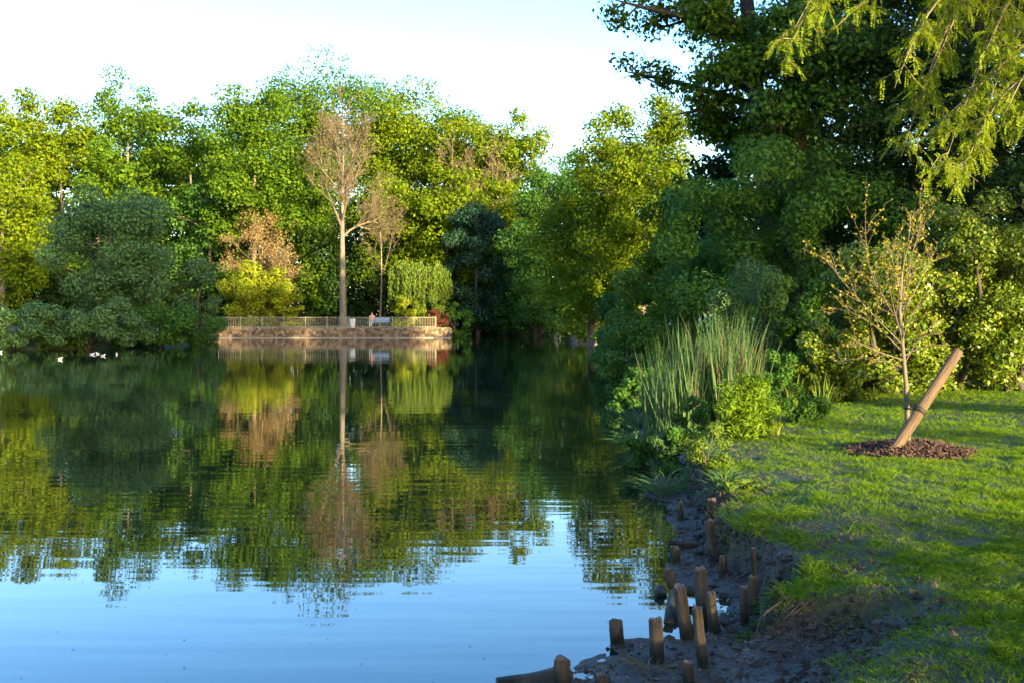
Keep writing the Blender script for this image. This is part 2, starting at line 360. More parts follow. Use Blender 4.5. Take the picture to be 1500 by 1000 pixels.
BARE_SEED = [0]
def bare_tree(name, label, X, Y, H, seed, spread=.5, tr=.22, levels=4, first=.42, dens=1.0, bark=BARKP, leafm='bud', trunkm=None, nl=1500, leaf=.16, twr=.02, cat='tree', group=None, lean=0.0):
    rng = np.random.default_rng(seed); z0 = gz(X, Y)
    root = empty(name, (X, Y, z0), label, cat, group)
    t = MB(); b = MB(); tips = []
    tp = curve_pts((0, 0, -.3), (lean, 0, H * .78), rng, .035, 12); rads = np.linspace(1, .18, 12) * tr; rads[0] *= 1.4
    tube(t, tp, rads, 9); t.build('trunk', trunkm or bark, root)
    def grow(p, d, L, r, lev):
        k = 5; pts = [p]; dd = d
        for i in range(k - 1):
            dd = nrm(dd + rng.normal(size=3) * .13 + np.array([0, 0, .05])); pts.append(pts[-1] + dd * L / (k - 1))
        pts = np.array(pts); tube(b, pts, np.linspace(r, max(r * .35, twr * .5), k), 5 if r > .04 else 3, cap=False)
        if lev <= 0: tips.append(pts[-1]); tips.append(pts[2]); return
        m = int(rng.integers(4, 7) * dens)
        for _ in range(m):
            f = rng.uniform(.3, 1.0); i = min(int(f * (k - 1)), k - 2); q = pts[i] + (pts[i + 1] - pts[i]) * (f * (k - 1) - i)
            nd = nrm(dd + rdir(rng, 1)[0] * .75 + np.array([0, 0, .12])); grow(q, nd, L * rng.uniform(.42, .66), max(r * .5, twr), lev - 1)
    nb = int(9 * dens)
    for i in range(nb):
        f = first + (1 - first) * (i + rng.random() * .6) / nb; j = min(int(f * 11), 10); q = tp[j] + (tp[j + 1] - tp[j]) * (f * 11 - j)
        az = i * 2.4 + rng.random(); e = rng.uniform(.65, 1.1) + f * .3
        grow(q, np.array([math.cos(az) * math.cos(e), math.sin(az) * math.cos(e), math.sin(e)]), H * spread * rng.uniform(.55, .9) * (1.15 - .5 * f), tr * .5 * (1.1 - .7 * f), levels - 1)
    grow(tp[-1], np.array([0, 0, 1.0]), H * .22, tr * .2, levels - 2)
    tag(b.build('branches', TWIG if bark is BARKP else bark, root), kind='stuff')
    tips = np.array(tips); i = rng.integers(0, len(tips), nl)
    m = MB(); P = tips[i] + rng.normal(size=(nl, 3)) * .25; leaves(m, P, rdir(rng, nl), leaf * rng.uniform(.6, 1.3, nl), leaf * .5, rng); tag(m.build('buds', LEAF[leafm], root), kind='stuff')
    return root

# far shore, main canopy line (left to right)
FAR = 'canopy trees on the far shore'
T = {}
def ft(key, name, label, px, top, hw, bot, Y, leafm, seed, **k):
    X, Y, H, R, zb = px_tree(px, top, hw * 1.18, bot + 20, Y); k['n'] = int(k.get('n', 20000) * 1.05); T[key] = tree(name, label, X, Y, H, R, zb, leafm, seed, group=FAR, **k)
ft('a', 'broadleaf_tree', 'yellow-green broadleaf tree cut by the left edge of the photo', -5, 128, 62, 400, 100, 'yellow', 1, n=20000)
ft('b', 'broadleaf_tree', 'yellow-green tree second from the left on the far shore', 82, 132, 62, 400, 104, 'yellow', 2, n=20000)
ft('c', 'broadleaf_tree', 'airy green tree with sky gaps rising behind the round grey-green willow', 188, 117, 58, 380, 106, 'green', 3, n=15000, inner=.55)
ft('d', 'broadleaf_tree', 'green tree left of the tree with the bare pale trunk', 278, 155, 60, 420, 102, 'green', 4, n=18000)
ft('e', 'broadleaf_tree', 'narrow green tree with pale trunk showing above the tan bush', 375, 128, 66, 350, 93, 'green', 5, n=20000, bark=BARKP, taper=.35)
ft('f', 'broadleaf_tree', 'tallest dome-shaped tree of the far shore behind the bare tree', 485, 95, 98, 400, 116, 'green', 6, n=38000, k=160)
ft('g', 'broadleaf_tree', 'broad yellow-green tree right of the tallest far tree', 615, 132, 74, 400, 112, 'yellow', 7, n=24000, k=140)
ft('h', 'broadleaf_tree', 'yellow-green tree between two others above the dark evergreen', 678, 152, 52, 400, 108, 'yellow', 8, n=18000)
ft('i', 'broadleaf_tree', 'yellow-green tree ending the far canopy beside the open sky notch', 742, 151, 54, 420, 104, 'yellow', 9, n=20000)
# understory behind the canopy
UND = 'dark understory shrubs behind the far trees'
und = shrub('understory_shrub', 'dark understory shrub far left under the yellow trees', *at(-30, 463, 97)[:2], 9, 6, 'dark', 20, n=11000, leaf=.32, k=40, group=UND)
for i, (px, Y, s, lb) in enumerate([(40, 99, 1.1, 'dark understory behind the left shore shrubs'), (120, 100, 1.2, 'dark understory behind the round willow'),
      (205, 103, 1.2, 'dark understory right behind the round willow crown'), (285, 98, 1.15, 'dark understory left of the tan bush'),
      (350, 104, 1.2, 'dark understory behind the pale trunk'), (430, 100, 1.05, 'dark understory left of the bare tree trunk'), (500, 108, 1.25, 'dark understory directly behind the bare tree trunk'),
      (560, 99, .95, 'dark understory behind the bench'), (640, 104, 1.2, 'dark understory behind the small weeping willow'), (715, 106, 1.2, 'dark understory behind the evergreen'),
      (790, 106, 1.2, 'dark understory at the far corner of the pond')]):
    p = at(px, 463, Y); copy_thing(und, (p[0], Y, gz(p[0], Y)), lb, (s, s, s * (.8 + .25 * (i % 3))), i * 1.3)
for i, (px, top, Y, src, lb) in enumerate([(-20, 200, 121, 'b', 'leftmost tree of the back row'), (50, 205, 118, 'd', 'back-row tree behind the two yellow trees at left'), (135, 200, 120, 'b', 'back-row tree left of the airy green tree'), (230, 190, 119, 'd', 'back-row tree right of the airy green tree'), (320, 195, 117, 'b', 'back-row tree left of the pale trunk'),
        (410, 170, 126, 'g', 'back-row tree left behind the tallest tree'), (560, 165, 126, 'g', 'back-row tree right behind the tallest tree'), (650, 190, 122, 'd', 'back-row tree between the broad yellow-green trees'), (715, 200, 120, 'b', 'back-row tree near the sky notch'), (860, 235, 108, 'd', 'back-row tree seen low in the sky notch'), (950, 215, 96, 'b', 'back-row tree behind the sunlit bank tree')]):
    X, Y, H, R_, zb = px_tree(px, top, 60, 440, Y); sc = H / {'b': 22.8, 'd': 21.0, 'g': 24.3}[src]; o = copy_thing(T[src], (X, Y, gz(X, Y)), lb, (sc * 1.25, sc * 1.25, sc), i * 1.7 + .4, 'back row of trees on the far shore')
    for ch in o.children:
        if ch.name.startswith('crown'): ch.material_slots[0].link = 'OBJECT'; ch.material_slots[0].material = LEAF['deep']  # deeper leaf colour stands in for shade gaps between the front crowns
# lower lit trees of the second line
ft('j', 'young_tree', 'lit young tree between bare tree and small weeping willow', 585, 268, 52, 440, 99, 'yellow', 12, n=13000)
ft('k', 'young_tree', 'green young tree just left of the bare tree', 452, 250, 42, 440, 101, 'green', 13, n=11000)
ft('l', 'young_tree', 'shaded young tree between tan bush and left willow', 305, 268, 50, 440, 96, 'deep', 14, n=8000)
ft('m', 'young_tree', 'yellow young tree half hidden by the left edge', 10, 235, 55, 440, 90, 'yellow', 15, n=9000)
def yc(src, px, top, Y, lb, rz):
    X, Y, H, R_, zb = px_tree(px, top, 44, 440, Y); sc = H / {'j': 14.2, 'k': 15.4}[src]; copy_thing(T[src], (X, Y, gz(X, Y)), lb, sc, rz)
yc('j', 655, 255, 97, 'yellow young tree above and left of the evergreen', 1.9)
yc('j', 735, 270, 98, 'yellow young tree above and right of the evergreen', 3.7)
yc('k', 150, 215, 96, 'green young tree peeping over the round willow', 2.2)

def pb(px, base_py, Y): return at(px, base_py, Y)[0]
bare_tree('bare_tree', 'tall bare tree with pale grey trunk standing behind the fence', pb(503, 480, 90), 90, 20.3, 31, spread=.39, tr=.36, first=.5, levels=4, dens=1.2, nl=3000, twr=.020, trunkm=BARK)
bare_tree('bare_tree', 'smaller bare brown tree right of the tall bare tree', pb(556, 470, 93), 93, 13.5, 32, spread=.40, tr=.11, first=.45, dens=.9, nl=1000, twr=.016)
bare_tree('bare_tree', 'bare brown twiggy tree in front of yellow trees above the evergreen', pb(662, 470, 100), 100, 19, 33, spread=.30, tr=.2, first=.5, dens=.9, nl=1500, twr=.02)
bare_tree('bare_tree', 'bare brown twiggy tree right of and behind the evergreen', pb(722, 470, 101), 101, 18, 34, spread=.32, tr=.22, first=.5, dens=.9, nl=1500, twr=.02)
bare_tree('bare_shrub', 'tan leafless bush behind the bright yellow-green shrub', pb(385, 470, 92), 92, 9.5, 35, spread=.5, tr=.12, first=.12, dens=1.15, leafm='tan', nl=6500, leaf=.2, twr=.022, cat='shrub')

# left shore in shade
def ps(name, label, px, top, base, hw, Y, leafm, seed, **k):
    X = (px - CX) / F * Y; z0 = gz(X, Y); H = at(px, top, Y)[2] - z0
    return shrub(name, label, X, Y, H, hw * 1.1 / F * Y, leafm, seed, **k)
tree('grey_willow', 'large round grey-green willow with leaning pale trunk on the left shore', at(165, 0, 65)[0], 65, 9.6, 4.4, 1.2, 'teal', 41, n=33000, leaf=.19, k=110, bark=BARKP, tr=.16, inner=.5, taper=.2, rmin=.18, rmax=.3, limbs=20, bumpy=.06)
ps('shore_shrub', 'low leafy shrub hanging over water at the left edge', 20, 432, 510, 95, 58.5, 'teal', 42, z0=.15, n=16000, leaf=.2, k=34)
ps('shore_shrub', 'low leafy shrub hanging over water below the round willow', 132, 440, 510, 85, 60, 'teal', 43, z0=.15, n=15000, leaf=.19, k=30)
ps('shore_shrub', 'dense shrub by the water left of the stone wall', 232, 445, 508, 75, 63, 'deep', 44, z0=.15, n=15000, leaf=.18, k=30)
ps('shore_shrub', 'rounded dark shrub beside the left end of the fence', 288, 362, 505, 38, 72, 'teal', 45, n=13000, leaf=.19, k=30, ry=.9)
ps('shore_shrub', 'small lit olive shrub between willow and rounded dark shrub', 262, 385, 500, 30, 74, 'willow', 46, n=6000, leaf=.2)
# behind the fence
ps('bright_shrub', 'bright yellow-green shrub behind the left half of the fence', 375, 378, 478, 52, 90, 'bright', 47, n=14000, leaf=.24, k=34)
ps('bright_shrub', 'low yellow-green shrub touching the fence left of the tall bare tree', 418, 425, 478, 24, 89.5, 'bright', 48, n=5000, leaf=.22)
ps('garden_shrub', 'golden shrub behind the right end of the fence', 598, 432, 480, 26, 89.5, 'bright', 49, n=5000, leaf=.2)
ps('garden_shrub', 'green shrub between golden shrub and red shrub on the wall', 630, 425, 485, 26, 90, 'willow', 50, n=5000, leaf=.2)
ps('red_shrub', 'small reddish shrub at the right end of the stone wall', 641, 452, 490, 15, 87.4, 'red', 51, n=2600, leaf=.16)
ps('shore_shrub', 'dark green shrub at water level right of the stone wall', 672, 445, 492, 22, 90, 'deep', 52, n=4500, leaf=.2)

# small weeping willow and dark conifer
rng = np.random.default_rng(61); X = at(615, 0, 91)[0]; z0 = gz(X, 91)
wr = empty('weeping_willow', (X, 91, z0), 'small weeping willow with hanging yellow-green curtains', 'tree')
t = MB(); tube(t, curve_pts((0, 0, -.2), (0.1, 0, 5.2), rng, .04, 7), np.linspace(.2, .08, 7), 8); t.build('trunk', BARK, wr)
m = MB(); b = MB()
for i in range(150):
    az = rng.uniform(0, 6.28); rr = rng.uniform(.4, 1) ** .6 * 2.7; zt = 6.3 - (rr / 2.7) ** 2 * 1.3 + rng.normal() * .15
    a = np.array([math.cos(az) * rr * .35, math.sin(az) * rr * .3, zt - .3]); k = np.array([math.cos(az) * rr, math.sin(az) * rr * .8, zt]); Ld = rng.uniform(1.5, 3.6)
    e = k + np.array([math.cos(az) * .2, math.sin(az) * .2, -Ld])
    if i % 6 == 0: tube(b, np.array([[0, 0, 4.6], a, k]), [.06, .04, .02], 4)
    nl = int(Ld * 22) + 12; f = rng.random(nl)[:, None]; P = k + (e - k) * f + rng.normal(size=(nl, 3)) * .10
    leaves(m, P, nrm(rng.normal(size=(nl, 3)) * [1, 1, .2]), rng.uniform(.22, .38, nl), .09, rng, T=np.tile([0, 0, -1.0], (nl, 1)) + rng.normal(size=(nl, 3)) * .25)
tag(b.build('branches', BARK, wr), kind='stuff'); m.build('crown', LEAF['willow'], wr)

def conifer(name, label, X, Y, H, R, leafm, seed, n, leaf, z0=None, tr=.25):
    rng = np.random.default_rng(seed); z0 = gz(X, Y) if z0 is None else z0
    root = empty(name, (X, Y, z0), label, 'conifer'); t = MB(); b = MB(); m = MB()
    tube(t, [(0, 0, -.3), (0, 0, H * .5), (0, 0, H * .97)], [tr, tr * .6, .03], 8); t.build('trunk', BARKD, root)
    nb = 120; C = []; rr = []
    for i in range(nb):
        f = .05 + .95 * (i + rng.random()) / nb; az = i * 2.399 + rng.random() * .5
        rad = R * (1 - f ** 1.8) ** .8 * rng.uniform(.7, 1.08) + .2; zz = H * f * .97
        e = np.array([math.cos(az) * rad, math.sin(az) * rad, zz - rad * rng.uniform(.05, .25)])
        tube(b, [(0, 0, zz), e * [.5, .5, 1] + [0, 0, .12 * rad], e], [.06, .04, .015], 4)
        for s in (1.0, .72, .45):
            C.append(np.array([0, 0, zz]) * (1 - s) + e * s); rr.append(rad * .22 * rng.uniform(.7, 1.2) + .22)
    tag(b.build('branches', BARKD, root), kind='stuff')
    clump_leaves(m, np.array(C), np.array(rr), n, leaf, rng, flat=.5, aspect=.3, up=.2); m.build('crown', LEAF[leafm], root)
    return root
Xc, Yc, Hc, Rc, zc_ = px_tree(701, 291, 60, 494, 93)
tree('dark_evergreen', 'dark blue-green rounded evergreen right of the stone wall on the far shore', Xc, Yc, Hc, Rc, .3, 'blue', 62, n=24000, leaf=.27, k=110, bark=BARKD, rmin=.16, rmax=.3, aspect=.4, taper=.25)

# right bank, far to near
ft('r', 'bank_tree', 'dark green tree closing the pond corner right of the evergreen', 815, 222, 62, 480, 86, 'deep', 71, n=26000, leaf=.24, k=140)
ft('s', 'bank_tree', 'small dark tree leaning over the far right water corner', 790, 330, 55, 488, 92, 'deep', 72, n=13000, leaf=.24)
def rt(name, label, px, top, hw, bot, Y, leafm, seed, **k):
    X, Y, H, R, zb = px_tree(px, top, hw, bot, Y); return tree(name, label, X, Y, H, R, zb, leafm, seed, **k)
rt('bank_tree', 'tall sunlit yellow-green tree on the right bank beside the sky notch', 938, 146, 98, 480, 56, 'yellow', 73, n=41000, leaf=.19, k=170, rmin=.18, rmax=.3, bumpy=.12)
rt('bank_tree', 'sunlit spreading tree leaning over the water on the right bank', 868, 250, 82, 490, 62, 'yellow', 74, n=30000, leaf=.19, k=130, rmin=.2, rmax=.34)
rt('bank_tree', 'bushy green tree between sunlit tree and dark bank shrub', 1010, 250, 70, 480, 42, 'green', 75, n=26000, leaf=.14, k=140)
def rs(name, label, px, top, hw, Y, leafm, seed, **k): return ps(name, label, px, top, 0, hw, Y, leafm, seed, **k)
rs('bank_shrub', 'dark shrub overhanging the water below the sunlit bank trees', 930, 405, 60, 44, 'deep', 76, n=16000, leaf=.13, k=36)
rs('bank_shrub', 'dark shrub at the water edge behind the reeds', 965, 385, 70, 30, 'mid', 77, n=18000, leaf=.1, k=36)
rs('bank_shrub', 'big dark green rounded shrub below the tall dark trees', 1160, 192, 165, 27, 'mid', 78, n=39000, leaf=.125, k=80, rmin=.14, rmax=.26, zc=.48)
rs('bank_shrub', 'dark shrub filling the gap under the big rounded shrub', 1045, 300, 75, 31, 'mid', 79, n=22000, leaf=.11, k=44)
rs('bank_shrub', 'grey-green willow shrub behind the reeds', 1105, 378, 75, 19.5, 'teal', 80, n=20000, leaf=.085, k=44, aspect=.3)
rs('bank_shrub', 'grey-green shrub right of the willow shrub in shade', 1190, 395, 60, 19, 'mid', 81, n=15000, leaf=.075, k=40)
for i, (px, Y, top, hw, lm, lb) in enumerate([(790, 90, 415, 40, 'deep', 'shrub at the waterline in the far right pond corner'), (835, 80, 405, 42, 'deep', 'shrub above the row of shore stones'),
        (880, 70, 415, 42, 'green', 'shrub at the waterline right of the shore stones'), (905, 58, 400, 45, 'green', 'shrub at the waterline below the tall sunlit bank tree'), (990, 40, 330, 70, 'green', 'tall shrub behind the dark shrubs of the right bank'),
        (750, 96, 420, 40, 'deep', 'shrub in the darkest pond corner right of the evergreen')]):
    rs('bank_shrub', lb, px, top, hw, Y, lm, 500 + i, n=9000, leaf=.2 if Y > 50 else .13, k=40, z0=.2)
# hedge on the lawn edge
HG = 'laurel shrubs along the back of the lawn'
rs('laurel_shrub', 'glossy laurel shrub directly behind the sapling', 1290, 360, 75, 18.6, 'laurel', 82, n=18360, leaf=.085, k=90, group=HG, zc=.45)
rs('laurel_shrub', 'glossy laurel shrub right of the sapling', 1395, 300, 75, 18.9, 'laurel', 83, n=20808, leaf=.085, k=90, group=HG, zc=.45)
rs('laurel_shrub', 'glossy laurel shrub at the right edge of the photo', 1500, 285, 85, 18.5, 'laurel', 84, n=22032, leaf=.085, k=90, group=HG, zc=.45)
rs('laurel_shrub', 'low shaded laurel shrub at the left end of the lawn hedge', 1215, 470, 45, 17.6, 'laurel', 85, n=14000, leaf=.07, k=45, group=HG, zc=.45)

# tall dark trees behind the big shrub
def limb_tree(name, label, base, fork, seed, limbs, leafm, n, leaf, tr, cat='tree', bark=BARKD):
    rng = np.random.default_rng(seed); root = empty(name, base, label, cat); base = np.asarray(base, float)
    t = MB(); fk = np.asarray(fork) - base; tp = curve_pts((0, 0, -.3), fk, rng, .03, 9); tube(t, tp, np.linspace(1.15, .5, 9) * tr, 10); t.build('trunk', bark, root)
    b = MB(); C = []; R = []
    for (f, e, cr, nc) in limbs:
        e = np.asarray(e, float) - base; i = min(int(f * 8), 7); a = tp[i] + (tp[i + 1] - tp[i]) * (f * 8 - i)
        lp = curve_pts(a, e, rng, .12, 9, up=.05); tube(b, lp, np.linspace(tr * .42, .02, 9), 6)
        L = np.linalg.norm(e - a)
        for q in range(nc):
            s = rng.uniform(.3, 1.05); j = min(int(s * 8), 7); o = lp[j] + rdir(rng, 1)[0] * np.array([1, 1, .6]) * L * .28 * rng.uniform(.4, 1)
            tube(b, curve_pts(lp[j], o, rng, .15, 5), np.linspace(tr * .12, .012, 5), 4); C.append(o); R.append(cr * rng.uniform(.6, 1.2))
            for w in range(3): tube(b, curve_pts(o, o + rdir(rng, 1)[0] * cr, rng, .15, 3), [.02, .014, .007], 3)
    tag(b.build('branches', bark, root), kind='stuff')
    m = MB(); clump_leaves(m, np.array(C), np.array(R), n, leaf, rng, flat=.6, shell=.6); m.build('crown', LEAF[leafm], root); return root
B = lambda px, Y: (at(px, 0, Y)[0], Y, gz(at(px, 0, Y)[0], Y))
Yt = 31
limb_tree('tall_oak', 'tall dark oak whose leafy limb reaches left into the sky', B(1150, Yt), at(1085, -90, Yt), 91,
    [(.62, at(915, 105, Yt), .65, 9), (.55, at(985, 170, Yt - 2), .8, 9), (.8, at(900, 0, Yt), .7, 9), (.8, at(960, 45, Yt + 1), .8, 9), (.5, at(1030, 175, Yt - 1), .9, 9), (.72, at(1150, 60, Yt - 3), 1, 9), (.9, at(1000, -80, Yt), 1, 9),
     (.65, at(1060, 110, Yt - 3), .9, 10), (.95, at(1100, -200, Yt), 1.5, 10), (.9, at(1200, -160, Yt), 1.5, 10), (.75, at(1040, 20, Yt - 2), .9, 9), (.5, at(1150, 165, Yt - 3), .9, 8)], 'green', 31000, .16, .36)
limb_tree('tall_oak', 'tall dark oak with thick trunk left of the black conifer', B(1190, 29), at(1180, -150, 29), 92,
    [(.55, at(1250, 150, 27), 1, 10), (.5, at(1130, 150, 27), .9, 9), (.7, at(1290, 70, 28), 1.1, 11), (.62, at(1240, 60, 26), 1.1, 11), (.75, at(1120, 40, 28), 1, 9), (.9, at(1260, -60, 28), 1.4, 11), (.85, at(1340, 0, 29), 1.3, 10),
     (.45, at(1280, 190, 28), .9, 10), (.95, at(1180, -200, 29), 1.5, 10), (.6, at(1350, 110, 30), 1.2, 10)], 'deep', 33000, .16, .42)
conifer('black_conifer', 'almost black dense conifer in the upper right behind the hanging locust sprays', at(1430, 0, 27)[0], 27, 17, 4.0, 'dark', 93, 40000, .20, tr=.4)
conifer('black_conifer', 'second dark conifer right beyond the edge of the photo behind the laurel', at(1590, 0, 25)[0], 25, 15, 3.6, 'dark', 94, 16000, .22, tr=.35)

for i, (px, Y, top, hw, lb) in enumerate([(1270, 35, -160, 150, 'dark wood tree behind the two oaks'), (1450, 34, -160, 150, 'dark wood tree behind the black conifer'), (1130, 37, 130, 110, 'dark wood tree filling behind the big rounded shrub')]):
    rt('wood_tree', lb, px, top, hw, 470, Y, 'dark', 600 + i, n=17000, leaf=.24, k=130, bark=BARKD)
# locust tree hanging its sprays into the picture from the right
rng = np.random.default_rng(101); base = np.array([9.6, 12.2, 0]); base[2] = gz(base[0], base[1])
lt = empty('locust_tree', base, 'locust tree hanging sunlit feathery yellow-green sprays in the upper right', 'tree')
t = MB(); tp = curve_pts((0, 0, -.3), (-.6, .2, 8.6), rng, .03, 9); tube(t, tp, np.linspace(.26, .12, 9), 10); t.build('trunk', BARK, lt)
rach = [(s, k) for k in np.linspace(.12, 1, 9) for s in (-1, 1)]
m = MB(); b = MB()
def pinnate(p, d, L):
    """feathery leaves: p,d (n,3)"""
    n_ = len(p); d = nrm(d); side = nrm(np.cross(d, nrm(rng.normal(size=(n_, 3)) * .5 + [0, 0, 1.0]))); up = np.cross(side, d)
    P, N, Tt, LL = [], [], [], []
    for s, k in rach:
        q = p + d * (L * k)[:, None] - np.array([0, 0, 1]) * (L * .35 * k * k)[:, None]; tt = side * s + d * .35 + rng.normal(size=(n_, 3)) * .3
        P.append(q + side * s * (L * .13)[:, None]); N.append(up + rng.normal(size=(n_, 3)) * .25); Tt.append(tt); LL.append(L * .26 * rng.uniform(.7, 1.25, n_))
    LL = np.concatenate(LL); leaves(m, np.concatenate(P), nrm(np.concatenate(N)), LL, LL * .5, rng, T=np.concatenate(Tt), fold=.03)
def spray(a, e, w, nleaf, sag=.10):
    a = np.asarray(a) - base; e = np.asarray(e) - base; L = np.linalg.norm(e - a)
    pts = curve_pts(a, e, rng, .08, 9, up=sag); tube(b, pts, np.linspace(.016, .004, 9), 5)
    nt_ = max(6, int(L * 11))
    for i in range(nt_):
        f = rng.uniform(.12, 1.0); j = min(int(f * 8), 7); q = pts[j] + (pts[j + 1] - pts[j]) * (f * 8 - j)
        d = nrm(nrm(pts[j + 1] - pts[j]) * .5 + rdir(rng, 1)[0] * [1, 1, .5] + np.array([0, 0, -.35])); l2 = w * rng.uniform(.5, 1.1)
        sp = curve_pts(q, q + d * l2, rng, .1, 5, up=.1); tube(b, sp, np.linspace(.006, .002, 5), 3)
        k = max(3, int(nleaf * l2)); fr = rng.random(k); jj = np.minimum((fr * 4).astype(int), 3)
        pp = sp[jj] + (sp[jj + 1] - sp[jj]) * (fr * 4 - jj)[:, None]
        dd = nrm(d + rng.normal(size=(k, 3)) * .8 + [0, 0, -.3]); pinnate(pp, dd, rng.uniform(.085, .18, k))
Yl = 12.2
for a, e, w in [((1330, -120), (1145, 95), .42), ((1300, -60), (1165, 40), .38), ((1260, -70), (1195, 30), .36), ((1330, -40), (1220, 45), .3),
                ((1430, -80), (1340, 160), .4), ((1470, -60), (1320, 230), .42), ((1500, -40), (1380, 250), .42), ((1530, 0), (1420, 235), .45), ((1560, 20), (1470, 170), .42),
                ((1540, -60), (1440, 70), .42), ((1450, -60), (1375, 40), .4), ((1590, 60), (1500, 200), .4), ((1530, 40), (1350, 205), .4), ((1420, -40), (1310, 130), .28), ((1520, 100), (1405, 265), .35)]:
    yy = Yl + rng.uniform(-.9, .7); spray(at(*a, yy), at(*e, yy - .2), w, 26)
for e in [(1330, -110), (1450, -70), (1540, -20), (1590, 50)]:
    q = at(*e, Yl) - base; tube(b, curve_pts(tp[6], q, rng, .08, 8, up=.1), np.linspace(.08, .02, 8), 6)
tag(b.build('branches', BARKP, lt), kind='stuff'); m.build('crown', LEAF['locust'], lt)

# ------------------------------------------------------------------ near-bank plants
def blades(mb, P, D, L, w, rng, bend=.35, n=4):
    """upright leaf blades: ribbon of n segments"""
    k = len(P); D = nrm(D); hz = D.copy(); hz[:, 2] = 0; hz = nrm(hz + rng.normal(size=(k, 3)) * [.3, .3, 0])
    S_ = nrm(np.cross(D, [0, 0, 1.0]) + rng.normal(size=(k, 3)) * .4)
    V = []
    for i in range(n + 1):
        f = i / n; c = P + D * (L * f)[:, None] + hz * (L * bend * f ** 2.2)[:, None] - np.array([0, 0, 1]) * (L * bend * .55 * f ** 3)[:, None]
        ww = (w * (1 - f ** 2.5) * .5 + .0004)[:, None]; V += [c - S_ * ww, c + S_ * ww]
    V = np.stack(V, 1).reshape(-1, 3); o = np.arange(k)[:, None] * (2 * n + 2)
    q = np.concatenate([np.stack([o[:, 0] + 2 * i, o[:, 0] + 2 * i + 1, o[:, 0] + 2 * i + 3, o[:, 0] + 2 * i + 2], -1) for i in range(n)])
    mb.add(V, q)
def blade_clump(name, label, c, rx, ry, n_, L, w, leafm, seed, lean=.15, bend=.3, cat='plant', part='blades', dome=False, dry=0):
    rng = np.random.default_rng(seed); z0 = gz(c[0], c[1]); root = empty(name, (c[0], c[1], z0), label, cat)
    def mk(k, mm, nm, sc=1.0):
        m = MB(); r = np.sqrt(rng.random(k)); a = rng.uniform(0, 6.28, k); P = np.stack([np.cos(a) * r * rx, np.sin(a) * r * ry, np.full(k, -.03)], -1)
        zz = terrain(P[:, 0] + c[0], P[:, 1] + c[1])[0] - z0; P[:, 2] = zz - .03
        D_ = np.stack([P[:, 0] / rx, P[:, 1] / ry, np.zeros(k)], -1) * (lean if not dome else .9) + rng.normal(size=(k, 3)) * .10 + [0, 0, 1]
        ln = L * rng.uniform(.55, 1.1, k) * sc * (1 - .25 * r ** 2)
        blades(m, P, D_, ln, w * rng.uniform(.6, 1.2, k), rng, bend); tag(m.build(nm, LEAF[mm], root), kind='stuff')
    mk(n_, leafm, part)
    if dry: mk(dry, 'dryreed', 'dry_blades', .92)
    return root
blade_clump('reed_clump', 'tall green reeds standing at the water edge', at(990, 0, 15)[[0, 1]], .5, .8, 620, 1.7, .024, 'reed', 110, lean=.0, bend=.07, dry=60)
blade_clump('reed_clump', 'tall reeds mixed with dry straw stalks right of the green reeds', at(1065, 0, 14.8)[[0, 1]], .45, .7, 480, 1.8, .024, 'reed', 111, lean=.0, bend=.07, dry=140)
blade_clump('iris_clump', 'small upright iris tuft below the hedge, left one', onz(1165, 600, .35), .14, .14, 26, .62, .03, 'willow', 112, bend=.15)
blade_clump('iris_clump', 'small upright iris tuft below the hedge, right one nearest the lawn', onz(1208, 598, .35), .14, .14, 26, .58, .03, 'willow', 113, bend=.15)
blade_clump('iris_clump', 'pale iris leaves at the right foot of the bright green tussock', onz(1133, 650, .27), .08, .08, 12, .42, .022, 'bright', 114, bend=.2)
def ns(name, label, px, py, z, H, R, leafm, seed, **k):
    p = onz(px, py, z); return shrub(name, label, p[0], p[1], H, R, leafm, seed, z0=gz(p[0], p[1]), **k)
ns('green_tussock', 'bright green dome-shaped tussock beside the reeds', 1095, 655, .25, .82, .36, 'tussock', 115, n=8000, leaf=.075, k=70, aspect=.22, up=.3, rmin=.3, rmax=.45, cat='plant', bumpy=.1)
ns('bank_weed', 'yellow-green leafy weed on the bank above the upper posts', 1036, 712, .1, .55, .26, 'willow', 116, n=2600, leaf=.045, k=18, aspect=.35)
ns('bank_weed', 'grey-green leafy weed hanging over the water', 965, 690, .02, .62, .32, 'teal', 117, n=2600, leaf=.045, k=18, aspect=.35)
ns('bank_weed', 'dark leafy weed between grey-green weed and bright tussock', 1012, 665, .05, .6, .3, 'deep', 118, n=2200, leaf=.05, k=16, aspect=.4)
ns('low_shrub', 'low dark shrub at the lawn corner behind the tussock', 1172, 628, .3, .52, .42, 'deep', 119, n=3600, leaf=.05, k=22, aspect=.45)
ns('low_shrub', 'low green shrub between reeds and willow shrub', 1130, 600, .25, .9, .5, 'deep', 120, n=4000, leaf=.06, k=22)
ns('low_shrub', 'leafy border shrub under the hedge near the iris tufts', 1240, 588, .4, .6, .5, 'laurel', 121, n=3000, leaf=.065, k=20)

